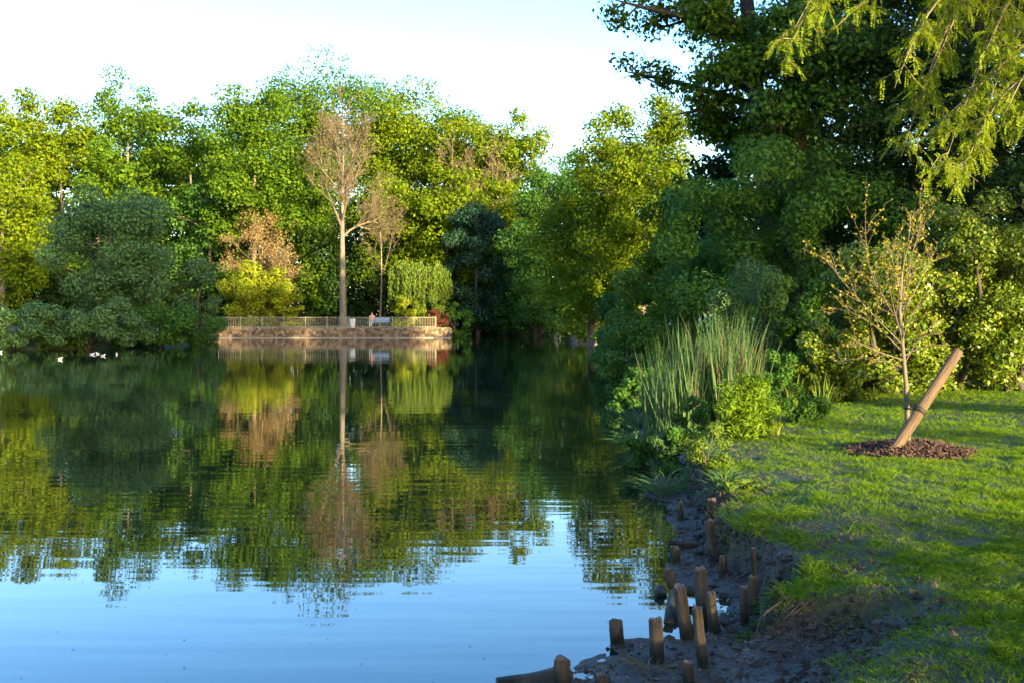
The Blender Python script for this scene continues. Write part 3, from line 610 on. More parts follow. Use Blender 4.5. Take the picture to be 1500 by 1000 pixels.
# sedges and weeds along the waterline
SG = 'sedges and weeds along the right waterline'
for i, (px, Y, kind, hh, lb) in enumerate([(972, 10.6, 's', .38, 'sedge tuft at the waterline left of the yellow-green weed'), (950, 12.6, 'w', .5, 'dark weed at the waterline below the green reeds'), (940, 14.2, 's', .6, 'sedge tuft at the left foot of the green reeds'),
      (934, 17.0, 's', .7, 'sedge tuft just behind the green reeds'), (932, 19.5, 'w', .9, 'dark weed at the waterline behind the reeds'), (928, 23, 'w', 1.2, 'dark waterline bush between reeds and overhanging shrubs'), (922, 28, 'w', 1.6, 'larger dark waterline bush below the overhanging shrubs'),
      (915, 34, 'w', 1.8, 'dark waterline bush below the sunlit bank trees'), (1000, 11.8, 'w', .55, 'grey-green weed in front of the reeds'), (1030, 11.0, 's', .4, 'sedge tuft between weed and tussock'), (1060, 9.6, 's', .25, 'short sedge tuft above the bright cut post'), (908, 42, 'w', 1.8, 'dark waterline bush farthest along the right bank')]):
    X = (px - CX) / F * Y
    if kind == 's': o = blade_clump('sedge_tuft', lb, (X, Y), .16, .16, 150, hh, .012, 'reed', 700 + i, bend=.5, dome=True)
    else: o = shrub('waterside_weed', lb, X, Y, hh, hh * .62, 'deep', 700 + i, n=2600, leaf=.05 + .012 * (Y - 10) ** .8 * .6, k=22, z0=max(gz(X, Y), -.05), cat='plant')
    o['group'] = SG
# broad-leaved dock plant
def broad_plant(name, label, c, seed, n_, L):
    rng = np.random.default_rng(seed); root = empty(name, (c[0], c[1], gz(c[0], c[1])), label, 'plant')
    for i in range(n_):
        az = i * 2.4 + rng.random() * .6; m = MB(); l_ = L * rng.uniform(.7, 1.15); k = 7; V = []
        for j in range(k):
            f = j / (k - 1); r = l_ * (.15 + .75 * f); z = l_ * (.9 * f ** .7 - .55 * f ** 2.2) + .01; ww = l_ * .2 * math.sin(math.pi * min(1, f * .9 + .08)) ** .8 + .002
            for s, dz in ((-1, .25), (0, 0), (1, .25)): V.append([math.cos(az) * r - math.sin(az) * ww * s, math.sin(az) * r + math.cos(az) * ww * s, z + dz * ww])
        q = [[j * 3 + s, j * 3 + s + 1, j * 3 + s + 4, j * 3 + s + 3] for j in range(k - 1) for s in (0, 1)]
        m.add(V, q); m.build('leaf', LEAF['willow' if i % 3 else 'locust'], root)
    return root
broad_plant('broadleaf_weed', 'broad-leaved weed catching sun at the bank edge', onz(1097, 722, .28), 130, 13, .17)
broad_plant('broadleaf_weed', 'drooping broad-leaved weed below the sunlit one', onz(1070, 752, .12), 131, 9, .17)

# ------------------------------------------------------------------ sapling with stake and mulch
Ys = 11.0; rng = np.random.default_rng(140)
sb = at(1331, 655, Ys); sb[2] = gz(sb[0], Ys)
sp = empty('sapling', sb, 'young sapling with thin pale twigs and small yellow-green leaves in mulch', 'tree')
t = MB(); tp = np.array([(1331, 668), (1330, 620), (1327, 560), (1322, 505), (1318, 455), (1321, 405), (1323, 370)]); tp = np.array([at(a, b_, Ys) for a, b_ in tp]) - sb
tube(t, tp, np.linspace(.032, .010, 7), 8); t.build('trunk', SAPB, sp)
b = MB(); m = MB(); LP = []
def twig(a, e, r, lev, up=.05):
    pts = curve_pts(a, e, rng, .12, 6, up=up); tube(b, pts, np.linspace(r, max(r * .3, .0016), 6), 5 if lev else 3)
    L = np.linalg.norm(np.asarray(e) - a)
    for f in np.linspace(.25, 1, max(3, int(L * 16))): j = min(int(f * 5), 4); LP.append(pts[j] + (pts[j + 1] - pts[j]) * (f * 5 - j))
    if lev:
        for i in range(max(3, int(L * 9))):
            f = rng.uniform(.2, .97); j = min(int(f * 5), 4); q = pts[j] + (pts[j + 1] - pts[j]) * (f * 5 - j)
            d = nrm(nrm(pts[j + 1] - pts[j]) * .9 + rdir(rng, 1)[0] * .8 + [0, 0, .25]); twig(q, q + d * L * rng.uniform(.18, .42), r * .45, lev - 1)
for i, (s, px, py, dy) in enumerate([(3.6, 1268, 312, .1), (4.6, 1318, 330, -.1), (5, 1340, 305, .1), (5, 1352, 322, -.2), (4, 1352, 318, .25), (3, 1214, 385, -.2), (2.8, 1218, 450, .2), (2.6, 1240, 492, -.3), (2.4, 1232, 530, .2),
        (2.5, 1382, 468, .1), (3, 1372, 410, -.2), (2.7, 1392, 505, -.15), (3.4, 1255, 420, .4), (3.2, 1300, 400, -.5), (3.6, 1335, 400, .5), (4.2, 1290, 370, .3), (3.8, 1366, 372, .2), (2.3, 1285, 560, .4), (4.4, 1300, 350, -.3)]):
    j = int(s); a = tp[j] + (tp[min(j + 1, 6)] - tp[j]) * (s - j); twig(a, at(px, py, Ys + dy) - sb, .0085, 2)
tag(b.build('branches', SAPB, sp), kind='stuff')
LP = np.array(LP); LP = LP[rng.random(len(LP)) < .6]; k = len(LP); LP = LP + rng.normal(size=(k, 3)) * .008
leaves(m, LP, nrm(rng.normal(size=(k, 3)) + [0, -.2, .4]), rng.uniform(.028, .055, k), .024, rng); m.build('crown', LEAF['golden'], sp)

def post_mesh(name, L, r, seed, tilt_top=.12, mats=(POSTM, ENDM), taper=.94, sides=18, rough=1.0, bury=.35):
    """rough round post along +z from -0.35 to L: bark grooves, splits, worn sloping top"""
    rng = np.random.default_rng(seed); zs = np.concatenate([[-bury, -bury * .3], np.linspace(0, L - r * .2, 9), [L - r * .06, L]])
    a = np.linspace(0, 2 * np.pi, sides, endpoint=False); ph = rng.uniform(0, 6.28, 6)
    wob = 1 + .07 * np.sin(2 * a + ph[0]) + rough * (.05 * np.sin(5 * a + ph[1]) + .035 * np.sin(7 * a + ph[2]) + rng.normal(size=sides) * .025)
    spl = rng.choice(sides, 2, replace=False); V = []; N_ = len(zs)
    bow = rng.normal(size=2) * .12 * r * rough; jag = rng.normal(size=sides) * .16 * r * rough; jag = (jag + np.roll(jag, 1) + np.roll(jag, 2)) * .45
    for i, z in enumerate(zs):
        f = max(0, z / L); k = r * (1 - (1 - taper) * f) * wob * (1 + rng.normal(size=sides) * .022 * rough)
        if f > .45: k[spl] *= 1 - .22 * rough * (f - .45) / .55
        if i == N_ - 1: k = k * .84
        if i == N_ - 2: k = k * .95
        dz = (np.cos(a + ph[3]) * tilt_top * r + jag) * (f > .85)
        V.append(np.stack([np.cos(a) * k + bow[0] * math.sin(f * 3), np.sin(a) * k + bow[1] * math.sin(f * 3), z + dz], -1))
    V = np.concatenate(V); me = bpy.data.meshes.new(name); f = []
    for i in range(N_ - 1):
        for j in range(sides): f.append((i * sides + j, i * sides + (j + 1) % sides, (i + 1) * sides + (j + 1) % sides, (i + 1) * sides + j))
    k = (N_ - 1) * sides; c0 = V[k:k + sides].mean(0); ins = c0 + (V[k:k + sides] - c0) * .5 + rng.normal(size=(sides, 3)) * [0, 0, .06 * r] - [0, 0, .05 * r]
    n0 = len(V); V = np.concatenate([V, ins, [c0 - [0, 0, .08 * r]]]); nq = len(f)
    for j in range(sides):
        f.append((k + j, k + (j + 1) % sides, n0 + (j + 1) % sides, n0 + j)); f.append((n0 + j, n0 + (j + 1) % sides, n0 + sides))
    f.append(tuple(range(sides - 1, -1, -1)))
    me.from_pydata(V.tolist(), [], f); me.materials.append(mats[0]); me.materials.append(mats[1])
    for i_, p_ in enumerate(me.polygons): p_.use_smooth = i_ < (N_ - 3) * sides; p_.material_index = 1 if nq <= i_ else 0
    return me
def post(name, label, top, bot, r, seed, cat='post', group=None, mats=(POSTM, ENDM), tilt=.12, rough=1.0, bury=.35):
    top = np.asarray(top, float); bot = np.asarray(bot, float); d = Vector((top - bot).tolist()); L = d.length
    o = link(name, post_mesh(name, L, r, seed, tilt, mats, rough=rough, bury=bury)); o.location = bot.tolist(); o.rotation_euler = d.to_track_quat('Z', 'Y').to_euler(); return tag(o, label, cat, group)
st_b = at(1309, 660, Ys - .35); st_b[2] = gz(st_b[0], st_b[1]) + .02; st_t = at(1404, 513, Ys - .12)
stake = post('support_stake', 'slanting round wooden stake tied to the young sapling', st_t, st_b, .056, 150, 'stake', mats=(STAKE, STAKE), tilt=.05, rough=.35)
STR = mat('strap_black', (.012, .011, .010), (.03, .028, .025), .7)
f = .40; q = st_b + (st_t - st_b) * f; mbt = MB(); ax = nrm((st_t - st_b)[None])[0]
u1 = nrm(np.cross(ax, [0, 1, 0])[None])[0]; u2 = np.cross(ax, u1)
ang = np.linspace(0, 2 * np.pi, 20); root = empty('tree_tie', q, 'dark strap tying the sapling trunk to the slanting stake', 'strap')
for dz in (-.016, .0, .016): tube(mbt, np.array([ax * dz + .064 * (u1 * math.cos(a) + u2 * math.sin(a)) for a in ang]), .010, 5, cap=False)
mbt.build('stake_loop', STR, root); mbt = MB()
tk = np.array([np.interp(q[2] - sb[2], tp[:, 2], tp[:, i]) for i in range(3)]) + sb - q
tube(mbt, [u1 * .05, tk * .5 + [0, 0, -.01], tk], .009, 5); tube(mbt, [tk + .04 * np.array([math.cos(a), math.sin(a), 0]) for a in ang], .009, 5, cap=False)
mbt.build('trunk_loop', STR, root)
# mulch
MUL = mat('bark_chips', (.018, .010, .008), (.075, .042, .034), .9, per='island')
c = at(1331, 660, Ys - .05); rng = np.random.default_rng(160); z0 = gz(c[0], c[1])
mr_ = empty('mulch_bed', (c[0], c[1], z0), 'oval bed of dark brown bark mulch around the sapling', 'mulch')
m = MB(); ng = 24; V = [[0, 0, .07]]; q = []; t3 = []
for i in range(1, 6):
    for j in range(ng):
        a = j / ng * 6.283; r = i / 5; rx = .66 * r * (1 + .07 * math.sin(3 * a + 1)); ry = .62 * r * (1 + .08 * math.sin(2 * a)); X, Y = rx * math.cos(a), ry * math.sin(a)
        V.append([X, Y, gz(c[0] + X, c[1] + Y) - z0 + .085 * (1 - r ** 2) - .012])
for j in range(ng): t3.append([0, 1 + j, 1 + (j + 1) % ng])
for i in range(4):
    for j in range(ng): q.append([1 + i * ng + j, 1 + (i + 1) * ng + j, 1 + (i + 1) * ng + (j + 1) % ng, 1 + i * ng + (j + 1) % ng])
m.add(V, q, t3); m.build('mound', MUL, mr_)
def chips(mb, P, L, w, rng, tilt=.6, th=.25):
    k = len(P); N = nrm(np.array([0, 0, 1.0]) + rng.normal(size=(k, 3)) * tilt); T_ = rng.normal(size=(k, 3)); T_ = nrm(T_ - (T_ * N).sum(1, keepdims=True) * N); B_ = np.cross(N, T_)
    L = L[:, None] / 2; w = w[:, None] / 2; h = w * th; c8 = []
    for s in (-1, 1):
        for a_, b_ in ((-1, -1), (1, -.7), (1, .8), (-1, 1)): c8.append(P + T_ * L * a_ + B_ * w * b_ + N * h * s)
    V = np.stack(c8, 1).reshape(-1, 3); o = np.arange(k)[:, None] * 8
    q = np.concatenate([o + np.array(f_) for f_ in ([4, 5, 6, 7], [0, 1, 5, 4], [1, 2, 6, 5], [2, 3, 7, 6], [3, 0, 4, 7])]); mb.add(V, q)
k = 2600; r = np.sqrt(rng.random(k)) * 1.06; a = rng.uniform(0, 6.283, k); P = np.stack([.66 * r * np.cos(a), .62 * r * np.sin(a), np.zeros(k)], -1)
P[:, 2] = terrain(P[:, 0] + c[0], P[:, 1] + c[1])[0] - z0 + .085 * np.clip(1 - r ** 2, 0, 1) + rng.random(k) * .02
m = MB(); chips(m, P, rng.uniform(.03, .085, k), rng.uniform(.015, .035, k), rng); tag(m.build('bark_chips', MUL, mr_, smooth=False), kind='stuff')

# ------------------------------------------------------------------ palisade posts in the water edge
PG = 'weathered posts of the broken bank palisade'
def pp(label, t, b_, wpx, seed, z=0.03, dtop=0.0, tilt=.14):
    p = onz(b_[0], b_[1], z); zb = gz(p[0], p[1]); bot = np.array([p[0], p[1], min(zb, z) if zb < z else zb]); bot = onz(b_[0], b_[1], zb) if zb > .0 else p
    top = at(t[0], t[1], bot[1] + dtop); post('wooden_post', label, top, bot, wpx / F * bot[1] / 2, seed, group=PG, tilt=tilt)
for i, a in enumerate([
    ('short dark post standing alone at the tip of the mud spit', (902, 906), (905, 942), 20),
    ('thick dark post with dry grass around its foot on the mud', (960, 906), (962, 968), 21),
    ('tall thin post nearest the puddle, leaning slightly left', (1021, 889), (1031, 975), 17),
    ('mossy rounded post at the bottom edge beside the driftwood', (825, 964), (827, 1012), 24),
    ('post top just peeking over the bottom edge of the photo', (881, 986), (882, 1020), 23),
    ('narrow post at the bottom edge right of the dry grass tuft', (1008, 968), (1010, 1012), 17),
    ('small slanted post above the dangling log end', (977, 832), (990, 872), 14),
    ('thick post leaning left at the inlet, in front of the slanted one', (995, 857), (1006, 934), 20),
    ('post with sunlit top in the middle of the post group', (1026, 831), (1031, 900), 18),
    ('grey post just right of and below the sunlit-top post', (1041, 866), (1047, 925), 17),
    ('dark post at the puddle below the grassy overhang', (1090, 858), (1091, 912), 13),
    ('post with pinkish lit top against the grassy overhang', (1103, 841), (1104, 900), 15),
    ('short post with lit right side standing in shallow water', (988, 799), (988, 823), 15),
    ('upper post with bright cut top under the leafy weed', (1042, 730), (1040, 772), 13),
    ('orange-lit post below the one with the bright cut top', (1038, 762), (1046, 822), 15),
    ('thin short post in the wet mud left of the upper posts', (996, 735), (997, 762), 9),
    ('stubby dark post below the eroded lawn edge', (1058, 813), (1058, 846), 13),
    ('thin stick-like post against the dark eroded bank', (1103, 801), (1105, 830), 7)]):
    pp(*a, seed=200 + i)
def log(name, label, a, b_, r, seed, cat='log'): return post(name, label, a, b_, r, seed, cat, tilt=.3, bury=.02)
log('fallen_log', 'fallen horizontal log lying between the post group', onz(1040, 866, .07), onz(990, 868, .05), .028, 230)
log('fallen_log', 'long dark beam lying across the mud above the post group', onz(1048, 797, .05), onz(982, 797, .04), .03, 231)
log('fallen_log', 'broken log end dangling down to the water at the inlet', at(989, 866, 6.5), at(981, 911, 6.2), .04, 232)
log('driftwood_log', 'pale driftwood log in the water at the bottom edge', onz(832, 984, .05), onz(735, 1006, .0), .05, 233)
RK = mat('dark_rock', (.018, .017, .017), (.060, .055, .052), .6, 14, .8)
def rock(label, c, s, seed, name='rock'):
    import bmesh
    rng = np.random.default_rng(seed); bm = bmesh.new(); bmesh.ops.create_icosphere(bm, subdivisions=3, radius=1)
    for v in bm.verts:
        d = np.array(v.co); k = 1 + .22 * math.sin(3 * d[0] + seed) * math.cos(2.3 * d[1]) + .14 * math.sin(5 * d[2] + 2 * d[0] + seed); v.co = Vector((d * k * s).tolist())
    me = bpy.data.meshes.new(name); bm.to_mesh(me); bm.free(); me.materials.append(RK)
    for p_ in me.polygons: p_.use_smooth = True
    o = link(name, me); o.location = [float(k) for k in c]; return tag(o, label, 'rock')
rock('dark lump of wood-like rock at the water left of the slanted post', onz(966, 866, .02), (.05, .05, .045), 1)
rock('dark rock in the small puddle behind the grey post', onz(1060, 908, .02), (.045, .05, .04), 2)
EDGE = 'stones along the far right water edge'
for i, px in enumerate([842, 850, 858, 867, 876, 886, 895]):
    p = onz(px, 494 + (i % 2), .1); p[1] = min(p[1], 84); p = at(px, 490, 76 + i % 3 * .7); p[2] = .1; r_ = rock(['leftmost', 'second', 'third', 'fourth', 'fifth', 'sixth', 'rightmost'][i] + ' grey stone of the row at the far right water edge', p, (.32, .3, .3), 10 + i, 'shore_stone'); r_['group'] = EDGE

# dry grass at a post foot
blade_clump('dry_grass_tuft', 'dry grass tuft around the foot of the thick dark post', onz(955, 972, .05), .09, .07, 90, .15, .006, 'dryreed', 240, bend=.7, dome=True)

# ------------------------------------------------------------------ lawn grass and ground litter
rng = np.random.default_rng(300)
def scatter(nn, x0, x1, y0, y1):
    x = rng.uniform(x0, x1, nn); y = y0 * (y1 / y0) ** rng.random(nn); return x, y
m = MB()
for (nn, y0, y1, hh, ww) in ((190000, 3.9, 7.5, .036, .0046), (170000, 7.5, 13.0, .044, .0066), (70000, 13, 20, .06, .011)):
    y = rng.uniform(y0, y1, nn); x = rng.uniform(1.0, y * .53 + .5)
    z, d, dp, near = terrain(x, y)
    cov = dp + (fbm(x * 2.2, y * 2.2) - .5) * np.where(y > 5.8, .35, 1.0)
    dens = sst(-.04, .30, cov) * (1 - .72 * bald_f(x, y, dp)) * (0.35 + .65 * sst(.35, .6, vn(x * 7, y * 7))) * (.8 + .2 * vn(x * 2, y * 2))
    kp = (rng.random(nn) < dens) & (((x - c[0]) / .66) ** 2 + ((y - c[1]) / .62) ** 2 > .95) & (z > .06)
    x, y, z, dp = x[kp], y[kp], z[kp], dp[kp]; k = len(x); P = np.stack([x, y, z - .004], -1)
    edge = 1 + 1.9 * np.exp(-(np.abs(dp) / .13) ** 2) * (y > 5.7); tuft = .45 + .9 * vn(x * 6 + 50, y * 6) + .6 * vn(x * 1.7, y * 1.7 + 20) ** 2
    D_ = nrm(rng.normal(size=(k, 3)) * [.33, .33, .1] + [0, 0, 1]); L = hh * edge * tuft * rng.uniform(.5, 1.25, k)
    blades(m, P, D_, L, ww * rng.uniform(.7, 1.3, k), rng, bend=.5, n=2 if y0 < 5 else 1)
tag(m.build('lawn_grass', LEAF['grass']), 'short patchy green lawn grass on the right bank', 'grass', kind='stuff')
# overhanging tufts at the eroded edge
for i, (lb, px, py, nn, L) in enumerate([('long grass tuft overhanging the eroded edge below the broad-leaved weed', 1140, 764, 700, .16), ('long grass tuft on the small grassy overhang by the puddle', 1160, 858, 700, .13), ('grass tuft at the lower end of the overhang near the dark post', 1120, 868, 350, .11), ('grass tuft on the bank edge right of the overhang', 1195, 838, 400, .11)]):
    p = onz(px, py, .3); blade_clump('grass_tuft', lb, p, .22 if i == 0 else .14, .1, nn, L, .006, 'grass', 250 + i, bend=.8, dome=True)
SOIL = mat('soil_clod', (.014, .010, .008), (.060, .046, .036), .95, per='island')
nn = 40000; x = rng.uniform(.2, 3.2, nn); y = rng.uniform(4.1, 12.5, nn); z, d, dp, near = terrain(x, y)
kp = (d > .0) & (rng.random(nn) < .10 * (dp < .5) + .75 * np.exp(-((dp + .04) / .13) ** 2)) & (z < .5); x, y, z = x[kp], y[kp], z[kp]; k = len(x)
r = .008 + .03 * rng.random(k) ** 3; V0 = np.array([[1, 0, 0], [0, 1, 0], [-1, 0, 0], [0, -1, 0], [0, 0, 1], [0, 0, -1]], float)
V = np.stack([x, y, z], -1)[:, None] + V0[None] * r[:, None, None] * rng.uniform(.6, 1.3, (k, 6, 1)) * np.array([1, 1, .8]) + rng.normal(size=(k, 6, 3)) * r[:, None, None] * .2
f8 = np.array([[0, 1, 4], [1, 2, 4], [2, 3, 4], [3, 0, 4], [1, 0, 5], [2, 1, 5], [3, 2, 5], [0, 3, 5]]); m = MB(); m.add(V.reshape(-1, 3), t=(np.arange(k)[:, None, None] * 6 + f8).reshape(-1, 3))
tag(m.build('soil_clods', SOIL, smooth=False), 'crumbled soil clods along the eroded bank', 'soil', kind='stuff')
m = MB(); k = 0
for _ in range(6000):
    x, y = rng.uniform(1.2, 2.4), rng.uniform(5.5, 10.5); zz, d, dp, ne = [float(q[0]) for q in terrain(np.array([x]), np.array([y]))]
    if -.05 < dp < .08:
        dr = np.array([rng.normal() * .1 - .06, -.10 + rng.normal() * .06, -.02]); L = rng.uniform(.08, .28); tube(m, [(x, y, zz), np.array([x, y, zz]) + dr * L * 4 + [0, 0, -.04], np.array([x, y, zz]) + dr * L * 6 + [0, 0, -.6 * L - .08]], [.006, .004, .002], 4, cap=False); k += 1
    if k > 170: break
tag(m.build('bank_roots', BARKD), 'thin bare roots hanging from the eroded lawn edge', 'roots', kind='stuff')
# twigs, chips and dead leaves on the mud
LIT = mat('litter', (.035, .026, .020), (.150, .110, .075), .85, per='island')
nn = 26000; x = rng.uniform(-.2, 3.6, nn); y = rng.uniform(4.0, 9.5, nn); z, d, dp, near = terrain(x, y)
kp = (d > .03) & (rng.random(nn) < (.06 + .94 * (1 - sst(-.2, .9, dp)) * sst(.3, .6, vn(x * 3, y * 3))) * .8); x, y, z = x[kp], y[kp], z[kp]; k = len(x)
m = MB(); chips(m, np.stack([x, y, z + .003], -1), rng.uniform(.01, .045, k) * rng.uniform(.6, 1.1, k), rng.uniform(.004, .014, k), rng, .35)
tag(m.build('ground_litter', LIT, smooth=False), 'scattered twigs, chips and dead leaves on the mud', 'litter', kind='stuff')

nn = 120; y = 4.6 + 34 * rng.random(nn) ** 2; x = rng.uniform(-.52, .14, nn) * y; d = terrain(x, y)[1]; kp = d < -.15; x, y = x[kp], y[kp]; k = len(x)
m = MB(); P = np.stack([x, y, np.full(k, .004)], -1); N = nrm(np.array([0, 0, 1.0]) + rng.normal(size=(k, 3)) * .06); leaves(m, P, N, rng.uniform(.008, .024, k), .010, rng, T=rng.normal(size=(k, 3)) * [1, 1, 0], fold=.03)
tag(m.build('floating_leaves', LIT), 'tiny dead leaves floating on the pond', 'leaves', kind='stuff')
# ------------------------------------------------------------------ far promenade: wall, fence, bin, bench, person
YW = 86.0; XL, XR = at(310, 0, YW)[0], at(660, 0, YW)[0]
STN = mat('wall_stone', (.045, .033, .025), (.19, .13, .085), .9, 5, .7, per='object')
MRT = mat('wall_core', (.09, .07, .055), (.16, .13, .10), .95, 6, .4); CON = mat('concrete_ledge', (.13, .11, .095), (.22, .19, .16), .9, 4, .4)
wall = empty('stone_wall', ((XL + XR) / 2, YW, 0), 'low rough stone retaining wall along the far shore', 'wall'); cxw = (XL + XR) / 2
m = MB(); box(m, (0, .28, .02), (XR - XL, .4, 1.56)); m.build('core', MRT, wall, False)
m = MB(); box(m, (0, -.02, -.2), (XR - XL + .1, .5, .56)); m.build('ledge', CON, wall, False)
rng = np.random.default_rng(400); import bmesh
smesh = []
for i in range(6):
    bm = bmesh.new(); bmesh.ops.create_cube(bm, size=1); bmesh.ops.bevel(bm, geom=bm.edges[:], offset=.13, segments=1, affect='EDGES')
    for v in bm.verts: v.co += Vector((rng.normal(size=3) * .07).tolist())
    me = bpy.data.meshes.new('stone'); bm.to_mesh(me); bm.free(); me.materials.append(STN); smesh.append(me)
zc = .09
for row, hgt in enumerate((.25, .26, .24)):
    x = -(XR - XL) / 2 + .05 + row * .07
    while x < (XR - XL) / 2 - .1:
        w = rng.uniform(.16, .40); o = link('stone', smesh[rng.integers(6)], wall)
        o.location = (x + w / 2, .05 + rng.normal() * .02, zc + hgt / 2 + rng.normal() * .03); o.scale = (w * .98, .2 + rng.random() * .08, hgt * rng.uniform(.8, 1.2)); o.rotation_euler = (0, rng.normal() * .16, 0); x += w
    zc += hgt
m = MB(); box(m, (0, .27, .845), (XR - XL, .46, .07)); m.build('coping', CON, wall, False)
pm = mat('path_gravel', (.16, .14, .12), (.24, .21, .18), .95, 12, .3)
m = MB(); box(m, (cxw - .4, YW + 1.98, .80), (XR - XL - 1, 2.9, .10)); tag(m.build('path', pm, smooth=False), kind='structure')
FM = mat('fence_paint', (.125, .118, .08), (.19, .175, .12), .6, per='noise', scale=3)
fence = empty('railing_fence', (at(319, 0, YW)[0], YW + .25, .88), 'pale vertical-bar railing fence on top of the stone wall', 'fence')
pitch = 31.9 / F * YW; NP = 10
m = MB(); box(m, (0, 0, .485), (.085, .085, .97)); pme = m.mesh('post', FM, False); m = MB(); box(m, (0, 0, .47), (.030, .025, .80)); bme = m.mesh('bar', FM, False)
m = MB(); box(m, (pitch / 2, 0, 0), (pitch - .087, .045, .05)); rme = m.mesh('rail', FM, False)
for i in range(NP + 1):
    o = link('post', pme, fence); o.location.x = i * pitch
    if i < NP:
        for zz in (.07, .89): o = link('rail', rme, fence); o.location = (i * pitch, 0, zz)
        for k in range(12): o = link('bar', bme, fence); o.location = (i * pitch + (k + 1) * pitch / 13, 0, .011)
zp = .85
BIN = mat('bin_white', (.62, .62, .60), (.75, .75, .73), .5, per='noise', scale=3); DK = mat('dark_metal', (.02, .02, .022), (.04, .04, .04), .5)
bx_ = at(516, 0, YW + .75)[0]; bn = empty('litter_bin', (bx_, YW + .85, zp), 'white litter bin behind the fence left of the bench', 'bin')
m = MB(); tube(m, [(0, 0, 0), (0, 0, .04), (0, 0, .70), (0, 0, .74)], [.20, .22, .25, .24], 14, cap=False); m.build('body', BIN, bn)
m = MB(); tube(m, [(0, 0, .74), (0, 0, .78), (0, 0, .80)], [.26, .26, .18], 14); rim = m.build('rim', BIN, bn)
m = MB(); tube(m, [(0, 0, .79), (0, 0, .805)], [.15, .15], 12); m.build('opening', DK, rim)
BL = mat('bench_paint', (.14, .24, .40), (.20, .31, .46), .5, per='noise', scale=3)
bX = at(555, 0, YW + 1.0)[0]; bench = empty('park_bench', (bX, YW + 1.15, zp), 'pale blue slatted park bench behind the fence', 'bench')
for y_, z_ in ((-.22, .44), (-.08, .44), (.06, .44)): m = MB(); box(m, (0, y_, z_), (1.75, .12, .035)); m.build('seat_slat', BL, bench, False)
for z_ in (.56, .69, .82): m = MB(); box(m, (0, .17 + (z_ - .5) * .25, z_), (1.75, .03, .11)); m.build('back_slat', BL, bench, False)
for s in (-.7, .7):
    for y_ in (-.2, .1): m = MB(); box(m, (s, y_, .21), (.06, .06, .42)); m.build('leg', DK, bench, False)
    m = MB(); tube(m, [(s, .13, .42), (s, .27, .88)], .03, 6); m.build('back_support', DK, bench)

# person sitting on the left end of the bench
SKIN = mat('skin', (.42, .25, .18), (.48, .29, .21), .5, per='noise'); TOP = mat('pink_top', (.55, .20, .18), (.62, .26, .22), .8, per='noise'); TRO = mat('pale_trousers', (.52, .46, .42), (.60, .54, .48), .8, per='noise'); HAIR = mat('hair', (.10, .05, .03), (.16, .08, .05), .6, per='noise')
def skin_mesh(name, V, E, R, m_, parent):
    """skin a chain, then bake it to one continuous mesh"""
    me = bpy.data.meshes.new(name); me.from_pydata(V, E, []); o = bpy.data.objects.new(name, me); COL.objects.link(o)
    md = o.modifiers.new('skin', 'SKIN'); md.use_smooth_shade = True; s = o.modifiers.new('sub', 'SUBSURF'); s.levels = 2
    for i, r in enumerate(R):
        sv = me.skin_vertices[0].data[i]; sv.radius = r if isinstance(r, tuple) else (r, r); sv.use_root = i == 0
    dg = bpy.context.evaluated_depsgraph_get(); nm = bpy.data.meshes.new_from_object(o.evaluated_get(dg)); bpy.data.objects.remove(o); nm.materials.clear(); nm.materials.append(m_); nm.name = name
    return link(name, nm, parent)
pr = empty('person', (bX - .62, YW + 1.08, zp), 'person in pink top and pale trousers sitting on the bench', 'person')
V = [(0, 0, .56), (0, .03, .78), (0, .06, 1.0), (0, .05, 1.10), (0, .03, 1.20), (0, .02, 1.32),           # pelvis, waist, chest, neck, head
     (-.18, .06, 1.02), (-.24, .0, .80), (-.17, -.2, .68), (-.13, -.28, .66), (.18, .06, 1.02), (.24, .0, .80), (.17, -.2, .68), (.13, -.28, .66),
     (-.10, 0, .53), (-.12, -.44, .54), (-.13, -.46, .10), (-.13, -.62, .05), (.10, 0, .53), (.08, -.45, .56), (.0, -.56, .14), (-.02, -.72, .08)]
E = [(0, 1), (1, 2), (2, 3), (3, 4), (4, 5), (2, 6), (6, 7), (7, 8), (8, 9), (2, 10), (10, 11), (11, 12), (12, 13), (0, 14), (14, 15), (15, 16), (16, 17), (0, 18), (18, 19), (19, 20), (20, 21)]
R = [.15, .13, .15, .06, .085, .075, .06, .048, .036, .04, .06, .048, .036, .04, .085, .065, .045, .045, .085, .065, .045, .045]
skin_mesh('body', V, E, R, SKIN, pr)
skin_mesh('top', [V[i] for i in (0, 1, 2, 6, 7, 10, 11)], [(0, 1), (1, 2), (2, 3), (3, 4), (2, 5), (5, 6)], [.165, .15, .168, .075, .062, .075, .062], TOP, pr)
skin_mesh('trousers', [V[i] for i in (0, 14, 15, 16, 18, 19, 20)], [(0, 1), (1, 2), (2, 3), (0, 4), (4, 5), (5, 6)], [.158, .1, .08, .062, .1, .08, .062], TRO, pr)
skin_mesh('hair', [(0, .05, 1.27), (0, .055, 1.33), (0, .06, 1.17)], [(0, 1), (0, 2)], [.095, .085, .07], HAIR, pr)

